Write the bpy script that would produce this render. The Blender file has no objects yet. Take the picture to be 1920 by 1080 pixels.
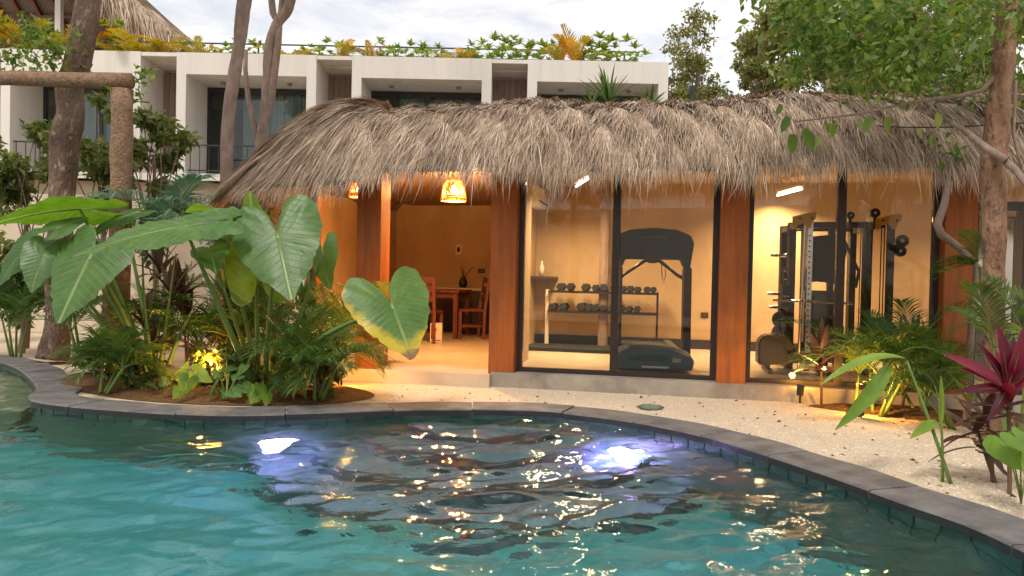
import bpy, bmesh, math, random
import numpy as np
from mathutils import Vector, Matrix, noise
random.seed(7); rng = np.random.default_rng(11)
R = math.radians
C = bpy.context.scene.collection
SC = bpy.context.scene

# ------------------------------------------------------------------ camera
EZ = 1.15; FPX = 1400.0; PITCH = R(1.0); ROLL = R(1.2)
cam = bpy.data.cameras.new('camera'); cam_o = bpy.data.objects.new('camera', cam); C.objects.link(cam_o)
cam.sensor_width = 36; cam.lens = FPX / 1920 * 36; cam.clip_end = 2000; cam.clip_start = 0.05
cam_o.matrix_world = Matrix.Translation((0, 0, EZ)) @ Matrix.Rotation(R(90) - PITCH, 4, 'X') @ Matrix.Rotation(ROLL, 4, 'Z')
SC.camera = cam_o
# ------------------------------------------------------------------ sky
SUN_EL, SUN_AZ = R(60), R(205)          # azimuth clockwise from +Y: behind the camera, a little left
w = bpy.data.worlds.new('World'); SC.world = w; w.use_nodes = True
nt = w.node_tree; nt.nodes.clear()
def wn(t): return nt.nodes.new(t)
sky = wn('ShaderNodeTexSky'); sky.sky_type = 'NISHITA'; sky.sun_disc = False
sky.sun_elevation = SUN_EL; sky.sun_rotation = SUN_AZ; sky.air_density = 1.0; sky.dust_density = 2.0
sc_ = wn('ShaderNodeMix'); sc_.data_type = 'RGBA'; sc_.blend_type = 'MIX'
tc = wn('ShaderNodeTexCoord'); mp = wn('ShaderNodeMapping'); mp.inputs['Scale'].default_value = (1.0, 1.0, 3.2)
mp.inputs['Rotation'].default_value = (0, 0, R(25))
nz = wn('ShaderNodeTexNoise'); nz.inputs['Scale'].default_value = 6.5; nz.inputs['Detail'].default_value = 9; nz.inputs['Roughness'].default_value = 0.62
nz.inputs['Distortion'].default_value = 0.35
rp = wn('ShaderNodeValToRGB'); rp.color_ramp.elements[0].position = 0.30; rp.color_ramp.elements[0].color = (0.42,)*3 + (1,)
rp.color_ramp.elements[1].position = 0.62; rp.color_ramp.elements[1].color = (0.93,)*3 + (1,)
nt.links.new(tc.outputs['Generated'], mp.inputs['Vector']); nt.links.new(mp.outputs[0], nz.inputs['Vector'])
nt.links.new(nz.outputs['Fac'], rp.inputs[0]); nt.links.new(rp.outputs[0], sc_.inputs['Factor'])
nt.links.new(sky.outputs[0], sc_.inputs[6]); sc_.inputs[7].default_value = (7.7, 7.35, 7.0, 1)     # thin evening cloud
bg = wn('ShaderNodeBackground'); bg.inputs[1].default_value = 0.10
out = wn('ShaderNodeOutputWorld'); nt.links.new(sc_.outputs[2], bg.inputs[0]); nt.links.new(bg.outputs[0], out.inputs[0])
# ------------------------------------------------------------------ sun (overcast: weak and wide)
sl = bpy.data.lights.new('sun', 'SUN'); sl.energy = 1.3; sl.angle = R(14); sl.color = (1, 0.94, 0.86)
sun = bpy.data.objects.new('sun', sl); C.objects.link(sun)
sd = Vector((math.sin(SUN_AZ) * math.cos(SUN_EL), math.cos(SUN_AZ) * math.cos(SUN_EL), math.sin(SUN_EL)))
sun.rotation_euler = sd.to_track_quat('Z', 'Y').to_euler(); sun.location = sd * 30
# ------------------------------------------------------------------ exposure / render
SC.view_settings.view_transform = 'Standard'; SC.view_settings.look = 'None'
SC.view_settings.exposure = 0.7; SC.view_settings.gamma = 1; SC.view_settings.use_curve_mapping = False
SC.render.engine = 'CYCLES'
cy = SC.cycles; cy.use_denoising = True; cy.max_bounces = 10; cy.transmission_bounces = 8; cy.transparent_max_bounces = 16
cy.diffuse_bounces = 4; cy.glossy_bounces = 4; cy.caustics_refractive = True; cy.caustics_reflective = False
cy.sample_clamp_indirect = 6; cy.sample_clamp_direct = 0; cy.blur_glossy = 0.3

# ================================================================== helpers
def _ray(px, py):
    u = (px - 960) / FPX; v = (540 - py) / FPX; c, s = math.cos(ROLL), math.sin(ROLL)
    u, v = u * c - v * s, u * s + v * c
    return u, math.cos(PITCH) + v * math.sin(PITCH), -math.sin(PITCH) + v * math.cos(PITCH)
def gnd(px, py, z=0.0):
    d = _ray(px, py); t = (z - EZ) / d[2]; return Vector((d[0] * t, d[1] * t, z))
def at(px, py, Y):
    d = _ray(px, py); t = Y / d[1]; return Vector((d[0] * t, Y, EZ + d[2] * t))

def tag(o, label=None, cat=None, group=None, kind=None):
    if label: o['label'] = label
    if cat: o['category'] = cat
    if group: o['group'] = group
    if kind: o['kind'] = kind
    return o
def empty(name, loc, label, cat, group=None):
    o = bpy.data.objects.new(name, None); C.objects.link(o); o.location = loc; o.empty_display_size = 0.1
    return tag(o, label, cat, group)
def worldloc(o):
    v = Vector((0, 0, 0))
    while o is not None: v += Vector(o.location); o = o.parent
    return v
def link(name, me, mat, parent=None):
    o = bpy.data.objects.new(name, me); C.objects.link(o)
    if mat is not None:
        me.materials.clear(); me.materials.append(mat)
    if parent is not None: o.parent = parent
    return o
def copy_tree(o, parent=None):
    c = o.copy(); C.objects.link(c); c.parent = parent
    for ch in list(o.children): copy_tree(ch, c)
    return c

class MB:
    """collects geometry in world space (or in a frame) and builds one mesh"""
    def __init__(s, frame=None): s.v = []; s.f = []; s.fr = frame; s.uv = None; s.rnd = None
    def p(s, x, y, z): return s.fr(x, y, z) if s.fr else Vector((x, y, z))
    def box(s, x0, x1, y0, y1, z0, z1):
        b = len(s.v)
        for x, y, z in ((x0,y0,z0),(x1,y0,z0),(x1,y1,z0),(x0,y1,z0),(x0,y0,z1),(x1,y0,z1),(x1,y1,z1),(x0,y1,z1)): s.v.append(s.p(x,y,z))
        s.f += [tuple(b+i for i in q) for q in ((0,3,2,1),(4,5,6,7),(0,1,5,4),(1,2,6,5),(2,3,7,6),(3,0,4,7))]
        return s
    def bar(s, a, b, wx, wz=None):
        wz = wz or wx; a = s.p(*a); b = s.p(*b); d = (b - a).normalized()
        up = Vector((0,0,1)) if abs(d.z) < 0.95 else Vector((0,1,0))
        x = d.cross(up).normalized(); y = x.cross(d).normalized(); k = len(s.v)
        for q in (a, b):
            for i, j in ((-1,-1),(1,-1),(1,1),(-1,1)): s.v.append(q + x*i*wx/2 + y*j*wz/2)
        s.f += [tuple(k+i for i in q) for q in ((0,1,2,3),(7,6,5,4),(0,4,5,1),(1,5,6,2),(2,6,7,3),(3,7,4,0))]
        return s
    def tube(s, pts, rads, n=10, cap=True):
        pts = [s.p(*q) for q in pts]; k = len(s.v); prev = None
        if not hasattr(rads, '__len__'): rads = [rads] * len(pts)
        for i, q in enumerate(pts):
            d = (pts[min(i+1, len(pts)-1)] - pts[max(i-1, 0)]).normalized()
            if prev is None:
                up = Vector((0,0,1)) if abs(d.z) < 0.9 else Vector((1,0,0)); x = d.cross(up).normalized()
            else:
                x = (prev - d * prev.dot(d)).normalized()
            prev = x; y = d.cross(x)
            for j in range(n):
                a = 2*math.pi*j/n; s.v.append(q + (x*math.cos(a) + y*math.sin(a)) * rads[i])
        for i in range(len(pts)-1):
            for j in range(n):
                s.f.append((k+i*n+j, k+i*n+(j+1)%n, k+(i+1)*n+(j+1)%n, k+(i+1)*n+j))
        if cap:
            s.f.append(tuple(k+j for j in reversed(range(n)))); s.f.append(tuple(k+(len(pts)-1)*n+j for j in range(n)))
        return s
    def lathe(s, cx, cy, prof, n=20):
        k = len(s.v)
        for r, z in prof:
            for j in range(n):
                a = 2*math.pi*j/n; s.v.append(s.p(cx + r*math.cos(a), cy + r*math.sin(a), z))
        for i in range(len(prof)-1):
            for j in range(n): s.f.append((k+i*n+j, k+i*n+(j+1)%n, k+(i+1)*n+(j+1)%n, k+(i+1)*n+j))
        return s
    def prism(s, poly, y0, y1):
        """polygon in x,z extruded along y"""
        k = len(s.v); n = len(poly)
        for y in (y0, y1):
            for x, z in poly: s.v.append(s.p(x, y, z))
        s.f.append(tuple(k+i for i in range(n))); s.f.append(tuple(k+n+i for i in reversed(range(n))))
        for i in range(n): s.f.append((k+i, k+n+i, k+n+(i+1)%n, k+(i+1)%n))
        return s
    def build(s, name, mat, parent=None, smooth=False, bevel=0.0):
        off = worldloc(parent) if parent is not None else Vector((0,0,0))
        me = bpy.data.meshes.new(name)
        me.from_pydata([tuple(Vector(q) - off) for q in s.v], [], s.f); 
        if bevel:
            bm = bmesh.new(); bm.from_mesh(me)
            bmesh.ops.recalc_face_normals(bm, faces=bm.faces)
            bmesh.ops.bevel(bm, geom=bm.edges[:], offset=bevel, segments=2, affect='EDGES', clamp_overlap=True)
            bm.to_mesh(me); bm.free()
        else:
            bm = bmesh.new(); bm.from_mesh(me); bmesh.ops.recalc_face_normals(bm, faces=bm.faces); bm.to_mesh(me); bm.free()
        if smooth: me.polygons.foreach_set('use_smooth', [True] * len(me.polygons))
        me.update(); return link(name, me, mat, parent)

def np_mesh(name, verts, faces, mat, parent=None, rnd=None, uv=None, smooth=False):
    """verts (n,3), faces (m,k) arrays in world space; rnd per vertex; uv per vertex"""
    off = np.array(worldloc(parent)) if parent is not None else np.zeros(3)
    me = bpy.data.meshes.new(name); verts = np.asarray(verts, np.float32) - off.astype(np.float32)
    faces = np.asarray(faces, np.int32); m, k = faces.shape
    me.vertices.add(len(verts)); me.vertices.foreach_set('co', verts.ravel())
    me.loops.add(m*k); me.loops.foreach_set('vertex_index', faces.ravel())
    me.polygons.add(m); me.polygons.foreach_set('loop_start', np.arange(0, m*k, k, dtype=np.int32))
    if smooth: me.polygons.foreach_set('use_smooth', np.ones(m, bool))
    if rnd is not None:
        a = me.attributes.new('rnd', 'FLOAT', 'POINT'); a.data.foreach_set('value', np.asarray(rnd, np.float32))
    if uv is not None:
        u = me.uv_layers.new(name='UVMap'); u.data.foreach_set('uv', np.asarray(uv, np.float32)[faces.ravel()].ravel())
    me.update(calc_edges=True); me.validate()
    return link(name, me, mat, parent)

# ------------------------------------------------------------------ materials
def newmat(name):
    m = bpy.data.materials.new(name); m.use_nodes = True; t = m.node_tree; t.nodes.clear()
    o = t.nodes.new('ShaderNodeOutputMaterial'); return m, t, o
def N(t, typ, **kw):
    n = t.nodes.new(typ)
    for k, v in kw.items():
        if hasattr(n, k): setattr(n, k, v)
        else: n.inputs[k].default_value = v
    return n
def col4(c): return (c[0], c[1], c[2], 1)
def M(name, c1, c2=None, scale=6.0, rough=0.7, bump=0.0, bscale=None, stretch=(1,1,1), spec=0.4, metal=0.0, detail=6, stain=None, rvar=0.0, bdist=0.01, coat=0.0):
    m, t, o = newmat(name); L = t.links.new
    b = N(t, 'ShaderNodeBsdfPrincipled'); L(b.outputs[0], o.inputs[0])
    b.inputs['Roughness'].default_value = rough; b.inputs['Metallic'].default_value = metal
    b.inputs['Specular IOR Level'].default_value = spec; b.inputs['Coat Weight'].default_value = coat
    g = N(t, 'ShaderNodeNewGeometry'); mp = N(t, 'ShaderNodeMapping'); mp.inputs['Scale'].default_value = stretch
    L(g.outputs['Position'], mp.inputs[0])
    nz = N(t, 'ShaderNodeTexNoise', Scale=scale, Detail=detail, Roughness=0.6); L(mp.outputs[0], nz.inputs['Vector'])
    mr = N(t, 'ShaderNodeMapRange'); mr.inputs[1].default_value = 0.3; mr.inputs[2].default_value = 0.7
    L(nz.outputs['Fac'], mr.inputs[0])
    mx = N(t, 'ShaderNodeMix', data_type='RGBA'); L(mr.outputs[0], mx.inputs['Factor'])
    mx.inputs[6].default_value = col4(c1); mx.inputs[7].default_value = col4(c2 or c1)
    colr = mx.outputs[2]
    if stain:
        n2 = N(t, 'ShaderNodeTexNoise', Scale=stain[1], Detail=8, Roughness=0.65); L(mp.outputs[0], n2.inputs['Vector'])
        r2 = N(t, 'ShaderNodeMapRange'); r2.inputs[1].default_value = stain[2]; r2.inputs[2].default_value = stain[3]; L(n2.outputs['Fac'], r2.inputs[0])
        m2 = N(t, 'ShaderNodeMix', data_type='RGBA'); L(r2.outputs[0], m2.inputs['Factor']); L(colr, m2.inputs[6]); m2.inputs[7].default_value = col4(stain[0]); colr = m2.outputs[2]
    if rvar:
        oi = N(t, 'ShaderNodeObjectInfo'); hs = N(t, 'ShaderNodeHueSaturation'); ma = N(t, 'ShaderNodeMapRange')
        ma.inputs[3].default_value = 1 - rvar; ma.inputs[4].default_value = 1 + rvar
        L(oi.outputs['Random'], ma.inputs[0]); L(ma.outputs[0], hs.inputs['Value']); L(colr, hs.inputs['Color']); colr = hs.outputs[0]
    L(colr, b.inputs['Base Color'])
    if bump:
        n3 = N(t, 'ShaderNodeTexNoise', Scale=bscale or scale*4, Detail=5); L(mp.outputs[0], n3.inputs['Vector'])
        bp = N(t, 'ShaderNodeBump', Strength=bump, Distance=bdist); L(n3.outputs['Fac'], bp.inputs['Height']); L(bp.outputs[0], b.inputs['Normal'])
    return m
EDGE_SIDE = 0.5
def leafmat(name, cols, trans=0.35, rough=0.45, veins=False, edge=None, spec=0.4):
    """foliage: colour ramp over per-leaf random value, some light through the blade"""
    m, t, o = newmat(name); L = t.links.new
    at_ = N(t, 'ShaderNodeAttribute', attribute_name='rnd'); rp = N(t, 'ShaderNodeValToRGB')
    e = rp.color_ramp.elements
    while len(e) < len(cols): e.new(0.5)
    for i, c in enumerate(cols): e[i].position = i / max(1, len(cols)-1); e[i].color = col4(c)
    L(at_.outputs['Fac'], rp.inputs[0]); c = rp.outputs[0]
    g = N(t, 'ShaderNodeNewGeometry'); nz = N(t, 'ShaderNodeTexNoise', Scale=9.0, Detail=4); L(g.outputs['Position'], nz.inputs['Vector'])
    mr = N(t, 'ShaderNodeMapRange'); mr.inputs[3].default_value = 0.55; mr.inputs[4].default_value = 1.4; L(nz.outputs['Fac'], mr.inputs[0])
    hs = N(t, 'ShaderNodeHueSaturation'); L(mr.outputs[0], hs.inputs['Value']); L(c, hs.inputs['Color']); c = hs.outputs[0]
    nrm = None
    if veins:
        uv = N(t, 'ShaderNodeUVMap'); sx = N(t, 'ShaderNodeSeparateXYZ'); L(uv.outputs[0], sx.inputs[0])
        ab = N(t, 'ShaderNodeMath', operation='ABSOLUTE'); L(sx.outputs[0], ab.inputs[0])
        m1 = N(t, 'ShaderNodeMath', operation='MULTIPLY'); L(ab.outputs[0], m1.inputs[0]); m1.inputs[1].default_value = 0.55
        sb = N(t, 'ShaderNodeMath', operation='SUBTRACT'); L(sx.outputs[1], sb.inputs[0]); L(m1.outputs[0], sb.inputs[1])
        mu = N(t, 'ShaderNodeMath', operation='MULTIPLY'); L(sb.outputs[0], mu.inputs[0]); mu.inputs[1].default_value = 9.0
        fr = N(t, 'ShaderNodeMath', operation='FRACT'); L(mu.outputs[0], fr.inputs[0])
        pp = N(t, 'ShaderNodeMath', operation='PINGPONG'); L(mu.outputs[0], pp.inputs[0]); pp.inputs[1].default_value = 0.5
        lv = N(t, 'ShaderNodeMapRange'); lv.inputs[1].default_value = 0.0; lv.inputs[2].default_value = 0.10; lv.inputs[3].default_value = 0.22; lv.inputs[4].default_value = 0; L(pp.outputs[0], lv.inputs[0])
        rv = N(t, 'ShaderNodeMapRange'); rv.inputs[1].default_value = 0.012; rv.inputs[2].default_value = 0.03; rv.inputs[3].default_value = 0.9; rv.inputs[4].default_value = 0; L(ab.outputs[0], rv.inputs[0])
        mxv = N(t, 'ShaderNodeMath', operation='MAXIMUM'); L(lv.outputs[0], mxv.inputs[0]); L(rv.outputs[0], mxv.inputs[1])
        mx = N(t, 'ShaderNodeMix', data_type='RGBA'); L(mxv.outputs[0], mx.inputs['Factor']); L(c, mx.inputs[6]); mx.inputs[7].default_value = (0.30, 0.40, 0.14, 1); c = mx.outputs[2]
        if edge:
            n2 = N(t, 'ShaderNodeTexNoise', Scale=6.0, Detail=5); L(uv.outputs[0], n2.inputs['Vector'])
            a1 = N(t, 'ShaderNodeMath', operation='MULTIPLY_ADD'); L(n2.outputs['Fac'], a1.inputs[0]); a1.inputs[1].default_value = 0.55; L(at_.outputs['Fac'], a1.inputs[2])
            a2 = N(t, 'ShaderNodeMath', operation='MULTIPLY_ADD'); L(sx.outputs[1], a2.inputs[0]); a2.inputs[1].default_value = 0.55; L(a1.outputs[0], a2.inputs[2])
            ad = N(t, 'ShaderNodeMath', operation='MULTIPLY_ADD'); L(sx.outputs[0], ad.inputs[0]); ad.inputs[1].default_value = EDGE_SIDE; L(a2.outputs[0], ad.inputs[2])
            er = N(t, 'ShaderNodeMapRange'); er.inputs[1].default_value = 1.20; er.inputs[2].default_value = 1.50; L(ad.outputs[0], er.inputs[0])
            mx2 = N(t, 'ShaderNodeMix', data_type='RGBA'); L(er.outputs[0], mx2.inputs['Factor']); L(c, mx2.inputs[6]); mx2.inputs[7].default_value = (0.55, 0.44, 0.03, 1)
            a3 = N(t, 'ShaderNodeMath', operation='MULTIPLY_ADD'); L(n2.outputs['Fac'], a3.inputs[0]); a3.inputs[1].default_value = 0.35; L(sx.outputs[1], a3.inputs[2])
            er2 = N(t, 'ShaderNodeMapRange'); er2.inputs[1].default_value = 0.93; er2.inputs[2].default_value = 1.02; L(a3.outputs[0], er2.inputs[0])
            mx3 = N(t, 'ShaderNodeMix', data_type='RGBA'); L(er2.outputs[0], mx3.inputs['Factor']); L(mx2.outputs[2], mx3.inputs[6]); mx3.inputs[7].default_value = (0.26, 0.15, 0.07, 1); c = mx3.outputs[2]
        bp = N(t, 'ShaderNodeBump', Strength=0.5, Distance=0.01); bp.invert = True; L(mxv.outputs[0], bp.inputs['Height']); nrm = bp.outputs[0]
    b = N(t, 'ShaderNodeBsdfPrincipled'); L(c, b.inputs['Base Color']); b.inputs['Roughness'].default_value = rough; b.inputs['Specular IOR Level'].default_value = spec
    tr = N(t, 'ShaderNodeBsdfTranslucent'); br = N(t, 'ShaderNodeHueSaturation'); br.inputs['Value'].default_value = 1.6; br.inputs['Saturation'].default_value = 1.1; L(c, br.inputs['Color']); L(br.outputs[0], tr.inputs[0])
    if nrm: L(nrm, b.inputs['Normal'])
    ms = N(t, 'ShaderNodeMixShader'); ms.inputs[0].default_value = trans; L(b.outputs[0], ms.inputs[1]); L(tr.outputs[0], ms.inputs[2]); L(ms.outputs[0], o.inputs[0])
    return m
def rampmat(name, cols, rough=0.8, spec=0.2, bump=0.0):
    m = leafmat(name, cols, trans=0.0, rough=rough, spec=spec); return m
def emit(name, c, s):
    m, t, o = newmat(name); e = N(t, 'ShaderNodeEmission'); e.inputs[0].default_value = col4(c); e.inputs[1].default_value = s
    t.links.new(e.outputs[0], o.inputs[0]); return m
def glassmat(name, tint=(0.97, 0.98, 0.97), ior=1.45):
    m, t, o = newmat(name); L = t.links.new
    tr = N(t, 'ShaderNodeBsdfTransparent'); tr.inputs[0].default_value = col4(tint); gl = N(t, 'ShaderNodeBsdfGlossy'); gl.inputs['Roughness'].default_value = 0.02
    fr = N(t, 'ShaderNodeFresnel'); fr.inputs[0].default_value = ior; ms = N(t, 'ShaderNodeMixShader')
    L(fr.outputs[0], ms.inputs[0]); L(tr.outputs[0], ms.inputs[1]); L(gl.outputs[0], ms.inputs[2]); L(ms.outputs[0], o.inputs[0]); return m

MT = {}
MT['gravel'] = M('gravel', (0.74, 0.61, 0.45), (0.60, 0.48, 0.34), scale=55, rough=0.9, bump=0.9, bscale=60, spec=0.15, stain=((0.30, 0.21, 0.13), 28, 0.62, 0.72), bdist=0.02)
MT['soil'] = M('soil', (0.20, 0.11, 0.05), (0.09, 0.05, 0.025), scale=30, rough=0.95, bump=1.0, bscale=50, spec=0.1, bdist=0.03)
MT['coping'] = M('coping_stone', (0.20, 0.185, 0.175), (0.095, 0.09, 0.088), scale=5, rough=0.75, bump=0.8, bscale=30, stain=((0.055, 0.052, 0.05), 3.0, 0.54, 0.78), rvar=0.08)
MT['wet_shadow'] = M('wet_shadow_stone', (0.035, 0.034, 0.03), (0.02, 0.02, 0.018), scale=8, rough=0.4)  # wet slab edge, with the shadow line under the lip painted in
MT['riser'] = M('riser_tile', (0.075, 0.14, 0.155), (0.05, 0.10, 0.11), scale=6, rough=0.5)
MT['pool_tile'] = M('pool_tile', (0.075, 0.37, 0.365), (0.05, 0.29, 0.295), scale=3, rough=0.35, spec=0.3, stain=((0.12, 0.45, 0.43), 9, 0.5, 0.7))
MT['wall_tile'] = M('wall_tile', (0.10, 0.17, 0.12), (0.06, 0.12, 0.09), scale=7, rough=0.3, spec=0.5, rvar=0.25, bump=0.2, bscale=60)
MT['grout'] = M('grout', (0.12, 0.20, 0.15), (0.08, 0.16, 0.12), scale=4, rough=0.6)
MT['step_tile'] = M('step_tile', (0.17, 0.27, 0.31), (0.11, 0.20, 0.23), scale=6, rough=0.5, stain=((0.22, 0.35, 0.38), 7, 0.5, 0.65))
MT['shelf_tile'] = M('shelf_tile', (0.30, 0.33, 0.20), (0.20, 0.25, 0.15), scale=6, rough=0.5)
MT['concrete'] = M('concrete', (0.40, 0.36, 0.30), (0.25, 0.22, 0.18), scale=3, rough=0.85, bump=0.3, bscale=50, stain=((0.14, 0.12, 0.09), 2.2, 0.5, 0.75))
MT['floor'] = M('polished_floor', (0.62, 0.52, 0.40), (0.50, 0.41, 0.31), scale=2.5, rough=0.35, bump=0.05, spec=0.4, stain=((0.38, 0.30, 0.22), 1.6, 0.55, 0.8))
MT['plaster'] = M('tan_plaster', (0.58, 0.42, 0.25), (0.46, 0.32, 0.18), scale=1.8, rough=0.75, bump=0.25, bscale=14, stretch=(1, 1, 0.6), stain=((0.38, 0.25, 0.13), 1.1, 0.5, 0.8))
MT['soffit'] = M('soffit', (0.20, 0.11, 0.06), (0.13, 0.07, 0.04), scale=4, rough=0.8)
MT['column'] = M('rust_column', (0.41, 0.115, 0.016), (0.27, 0.07, 0.011), scale=5, rough=0.55, stretch=(4, 4, 0.35), bump=0.15, bscale=30, stain=((0.17, 0.055, 0.022), 2.0, 0.5, 0.75))
MT['darkframe'] = M('dark_frame', (0.045, 0.028, 0.022), (0.03, 0.02, 0.016), scale=8, rough=0.4)
MT['white'] = M('white_render', (0.80, 0.755, 0.70), (0.72, 0.68, 0.62), scale=1.4, rough=0.85, bump=0.1, bscale=40, stretch=(3, 3, 0.3), stain=((0.48, 0.44, 0.38), 1.1, 0.55, 0.85))
MT['cream'] = M('cream_wall', (0.72, 0.62, 0.48), (0.60, 0.50, 0.38), scale=1.5, rough=0.9, stain=((0.42, 0.34, 0.25), 0.9, 0.5, 0.8))
MT['woodpanel'] = M('weathered_wood', (0.34, 0.25, 0.205), (0.22, 0.155, 0.125), scale=9, rough=0.75, stretch=(6, 6, 0.25), bump=0.4, bscale=20)
MT['alu'] = M('charcoal_aluminium', (0.035, 0.037, 0.04), (0.025, 0.027, 0.03), scale=5, rough=0.4)
MT['curtain'] = M('white_curtain', (0.70, 0.72, 0.70), (0.58, 0.61, 0.60), scale=3, rough=0.9)
MT['room'] = M('dim_room', (0.30, 0.27, 0.24), (0.24, 0.22, 0.2), scale=2, rough=0.9)
MT['bark'] = M('red_bark', (0.42, 0.24, 0.15), (0.17, 0.09, 0.055), scale=9, rough=0.9, stretch=(1, 1, 0.45), bump=1.0, bscale=34, stain=((0.12, 0.065, 0.04), 22, 0.53, 0.64), bdist=0.04)
MT['bark3'] = M('dark_rough_bark', (0.27, 0.17, 0.12), (0.085, 0.052, 0.038), scale=8, rough=0.95, stretch=(1, 1, 0.4), bump=1.0, bscale=30, stain=((0.36, 0.28, 0.22), 16, 0.55, 0.64), bdist=0.05)
MT['bark2'] = M('grey_bark', (0.34, 0.25, 0.20), (0.19, 0.13, 0.10), scale=10, rough=0.9, stretch=(1, 1, 0.5), bump=0.8, bscale=24, bdist=0.02)
MT['log'] = M('peeled_log', (0.36, 0.22, 0.13), (0.19, 0.11, 0.065), scale=9, rough=0.85, stretch=(2, 2, 1.6), bump=1.0, bscale=22, bdist=0.03, stain=((0.15, 0.09, 0.06), 8, 0.6, 0.75))
MT['stem'] = M('green_stem', (0.16, 0.24, 0.05), (0.10, 0.16, 0.035), scale=8, rough=0.45, stretch=(1, 1, 0.3))
MT['brownstem'] = M('brown_stem', (0.16, 0.10, 0.06), (0.10, 0.06, 0.035), scale=12, rough=0.8)
MT['black'] = M('black_steel', (0.018, 0.018, 0.019), (0.012, 0.012, 0.013), scale=9, rough=0.4)
MT['rubber'] = M('black_rubber', (0.022, 0.021, 0.02), (0.015, 0.015, 0.015), scale=20, rough=0.75)
MT['grey_plastic'] = M('dark_grey_plastic', (0.075, 0.078, 0.08), (0.055, 0.057, 0.06), scale=6, rough=0.35)
MT['chrome'] = M('chrome', (0.72, 0.71, 0.69), (0.62, 0.6, 0.58), scale=5, rough=0.22, metal=1)
MT['yellow'] = M('yellow_steel', (0.95, 0.52, 0.005), (0.88, 0.46, 0.005), scale=7, rough=0.45)
MT['pale'] = M('pale_enamel', (0.74, 0.68, 0.58), (0.68, 0.62, 0.52), scale=5, rough=0.4)
MT['redwood'] = M('red_brown_wood', (0.18, 0.045, 0.025), (0.10, 0.026, 0.016), scale=8, rough=0.45, stretch=(1, 1, 0.3))
MT['cabinet'] = M('dark_cabinet', (0.05, 0.03, 0.024), (0.035, 0.022, 0.018), scale=6, rough=0.5)
MT['red'] = M('red_print', (0.45, 0.03, 0.02), (0.4, 0.03, 0.02), scale=6, rough=0.5)
MT['leather'] = M('bench_vinyl', (0.06, 0.03, 0.024), (0.04, 0.02, 0.017), scale=9, rough=0.4)
MT['mirror'] = M('mirror', (0.75, 0.74, 0.72), (0.75, 0.74, 0.72), scale=2, rough=0.03, metal=1)
MT['glass'] = glassmat('clear_glass', (0.96, 0.97, 0.96), 1.52); MT['winglass'] = glassmat('window_glass', (0.80, 0.86, 0.85), 1.5)
MT['stone'] = M('mossy_stone', (0.20, 0.24, 0.18), (0.11, 0.13, 0.10), scale=14, rough=0.9, bump=0.6)
MT['thatch'] = rampmat('thatch', [(0.10, 0.066, 0.044), (0.34, 0.24, 0.165), (0.55, 0.42, 0.31), (0.78, 0.65, 0.51)], rough=0.9)
MT['thatch_core'] = M('thatch_core', (0.27, 0.20, 0.15), (0.13, 0.092, 0.066), scale=25, rough=0.95, stretch=(1, 1, 0.2), bump=1, bscale=60, bdist=0.03)
MT['canopy'] = leafmat('canopy_leaf', [(0.035, 0.08, 0.012), (0.08, 0.15, 0.02), (0.16, 0.24, 0.04), (0.30, 0.34, 0.08)])
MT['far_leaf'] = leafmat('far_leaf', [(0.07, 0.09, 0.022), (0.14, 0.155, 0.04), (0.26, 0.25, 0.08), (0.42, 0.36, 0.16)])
MT['vine'] = leafmat('shrub_leaf', [(0.04, 0.07, 0.015), (0.11, 0.15, 0.03), (0.21, 0.24, 0.07), (0.33, 0.34, 0.13)])
MT['palm'] = leafmat('palm_leaf', [(0.025, 0.065, 0.013), (0.05, 0.115, 0.02), (0.10, 0.17, 0.03), (0.18, 0.24, 0.05)], rough=0.38)
MT['palm_blue'] = leafmat('blue_palm_leaf', [(0.08, 0.15, 0.09), (0.12, 0.20, 0.12), (0.18, 0.26, 0.17)], rough=0.35)
MT['palm_yellow'] = leafmat('yellow_palm_leaf', [(0.20, 0.22, 0.03), (0.42, 0.30, 0.03), (0.62, 0.30, 0.03), (0.35, 0.33, 0.05)])
MT['roof_leaf'] = leafmat('roof_shrub_leaf', [(0.13, 0.21, 0.03), (0.22, 0.30, 0.04), (0.36, 0.38, 0.06)])
MT['ear'] = leafmat('elephant_ear', [(0.05, 0.13, 0.022), (0.075, 0.17, 0.035), (0.10, 0.20, 0.055)], trans=0.32, rough=0.38, veins=True, spec=0.45)
MT['ear_bright'] = leafmat('elephant_ear_young', [(0.13, 0.24, 0.03), (0.16, 0.28, 0.035)], trans=0.45, rough=0.4, veins=True)
MT['ear_yellow'] = leafmat('elephant_ear_old', [(0.075, 0.17, 0.03), (0.10, 0.20, 0.045)], trans=0.3, rough=0.38, veins=True, edge=True)
MT['lance'] = leafmat('broad_leaf', [(0.13, 0.24, 0.03), (0.18, 0.30, 0.04), (0.24, 0.36, 0.06)], trans=0.35, rough=0.35)
MT['cord_red'] = leafmat('red_ti_leaf', [(0.06, 0.006, 0.012), (0.17, 0.010, 0.03), (0.26, 0.04, 0.06)], trans=0.3, rough=0.35)
MT['cord_dark'] = leafmat('bronze_ti_leaf', [(0.05, 0.022, 0.025), (0.10, 0.045, 0.035), (0.14, 0.09, 0.05)], trans=0.2, rough=0.35)

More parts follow.
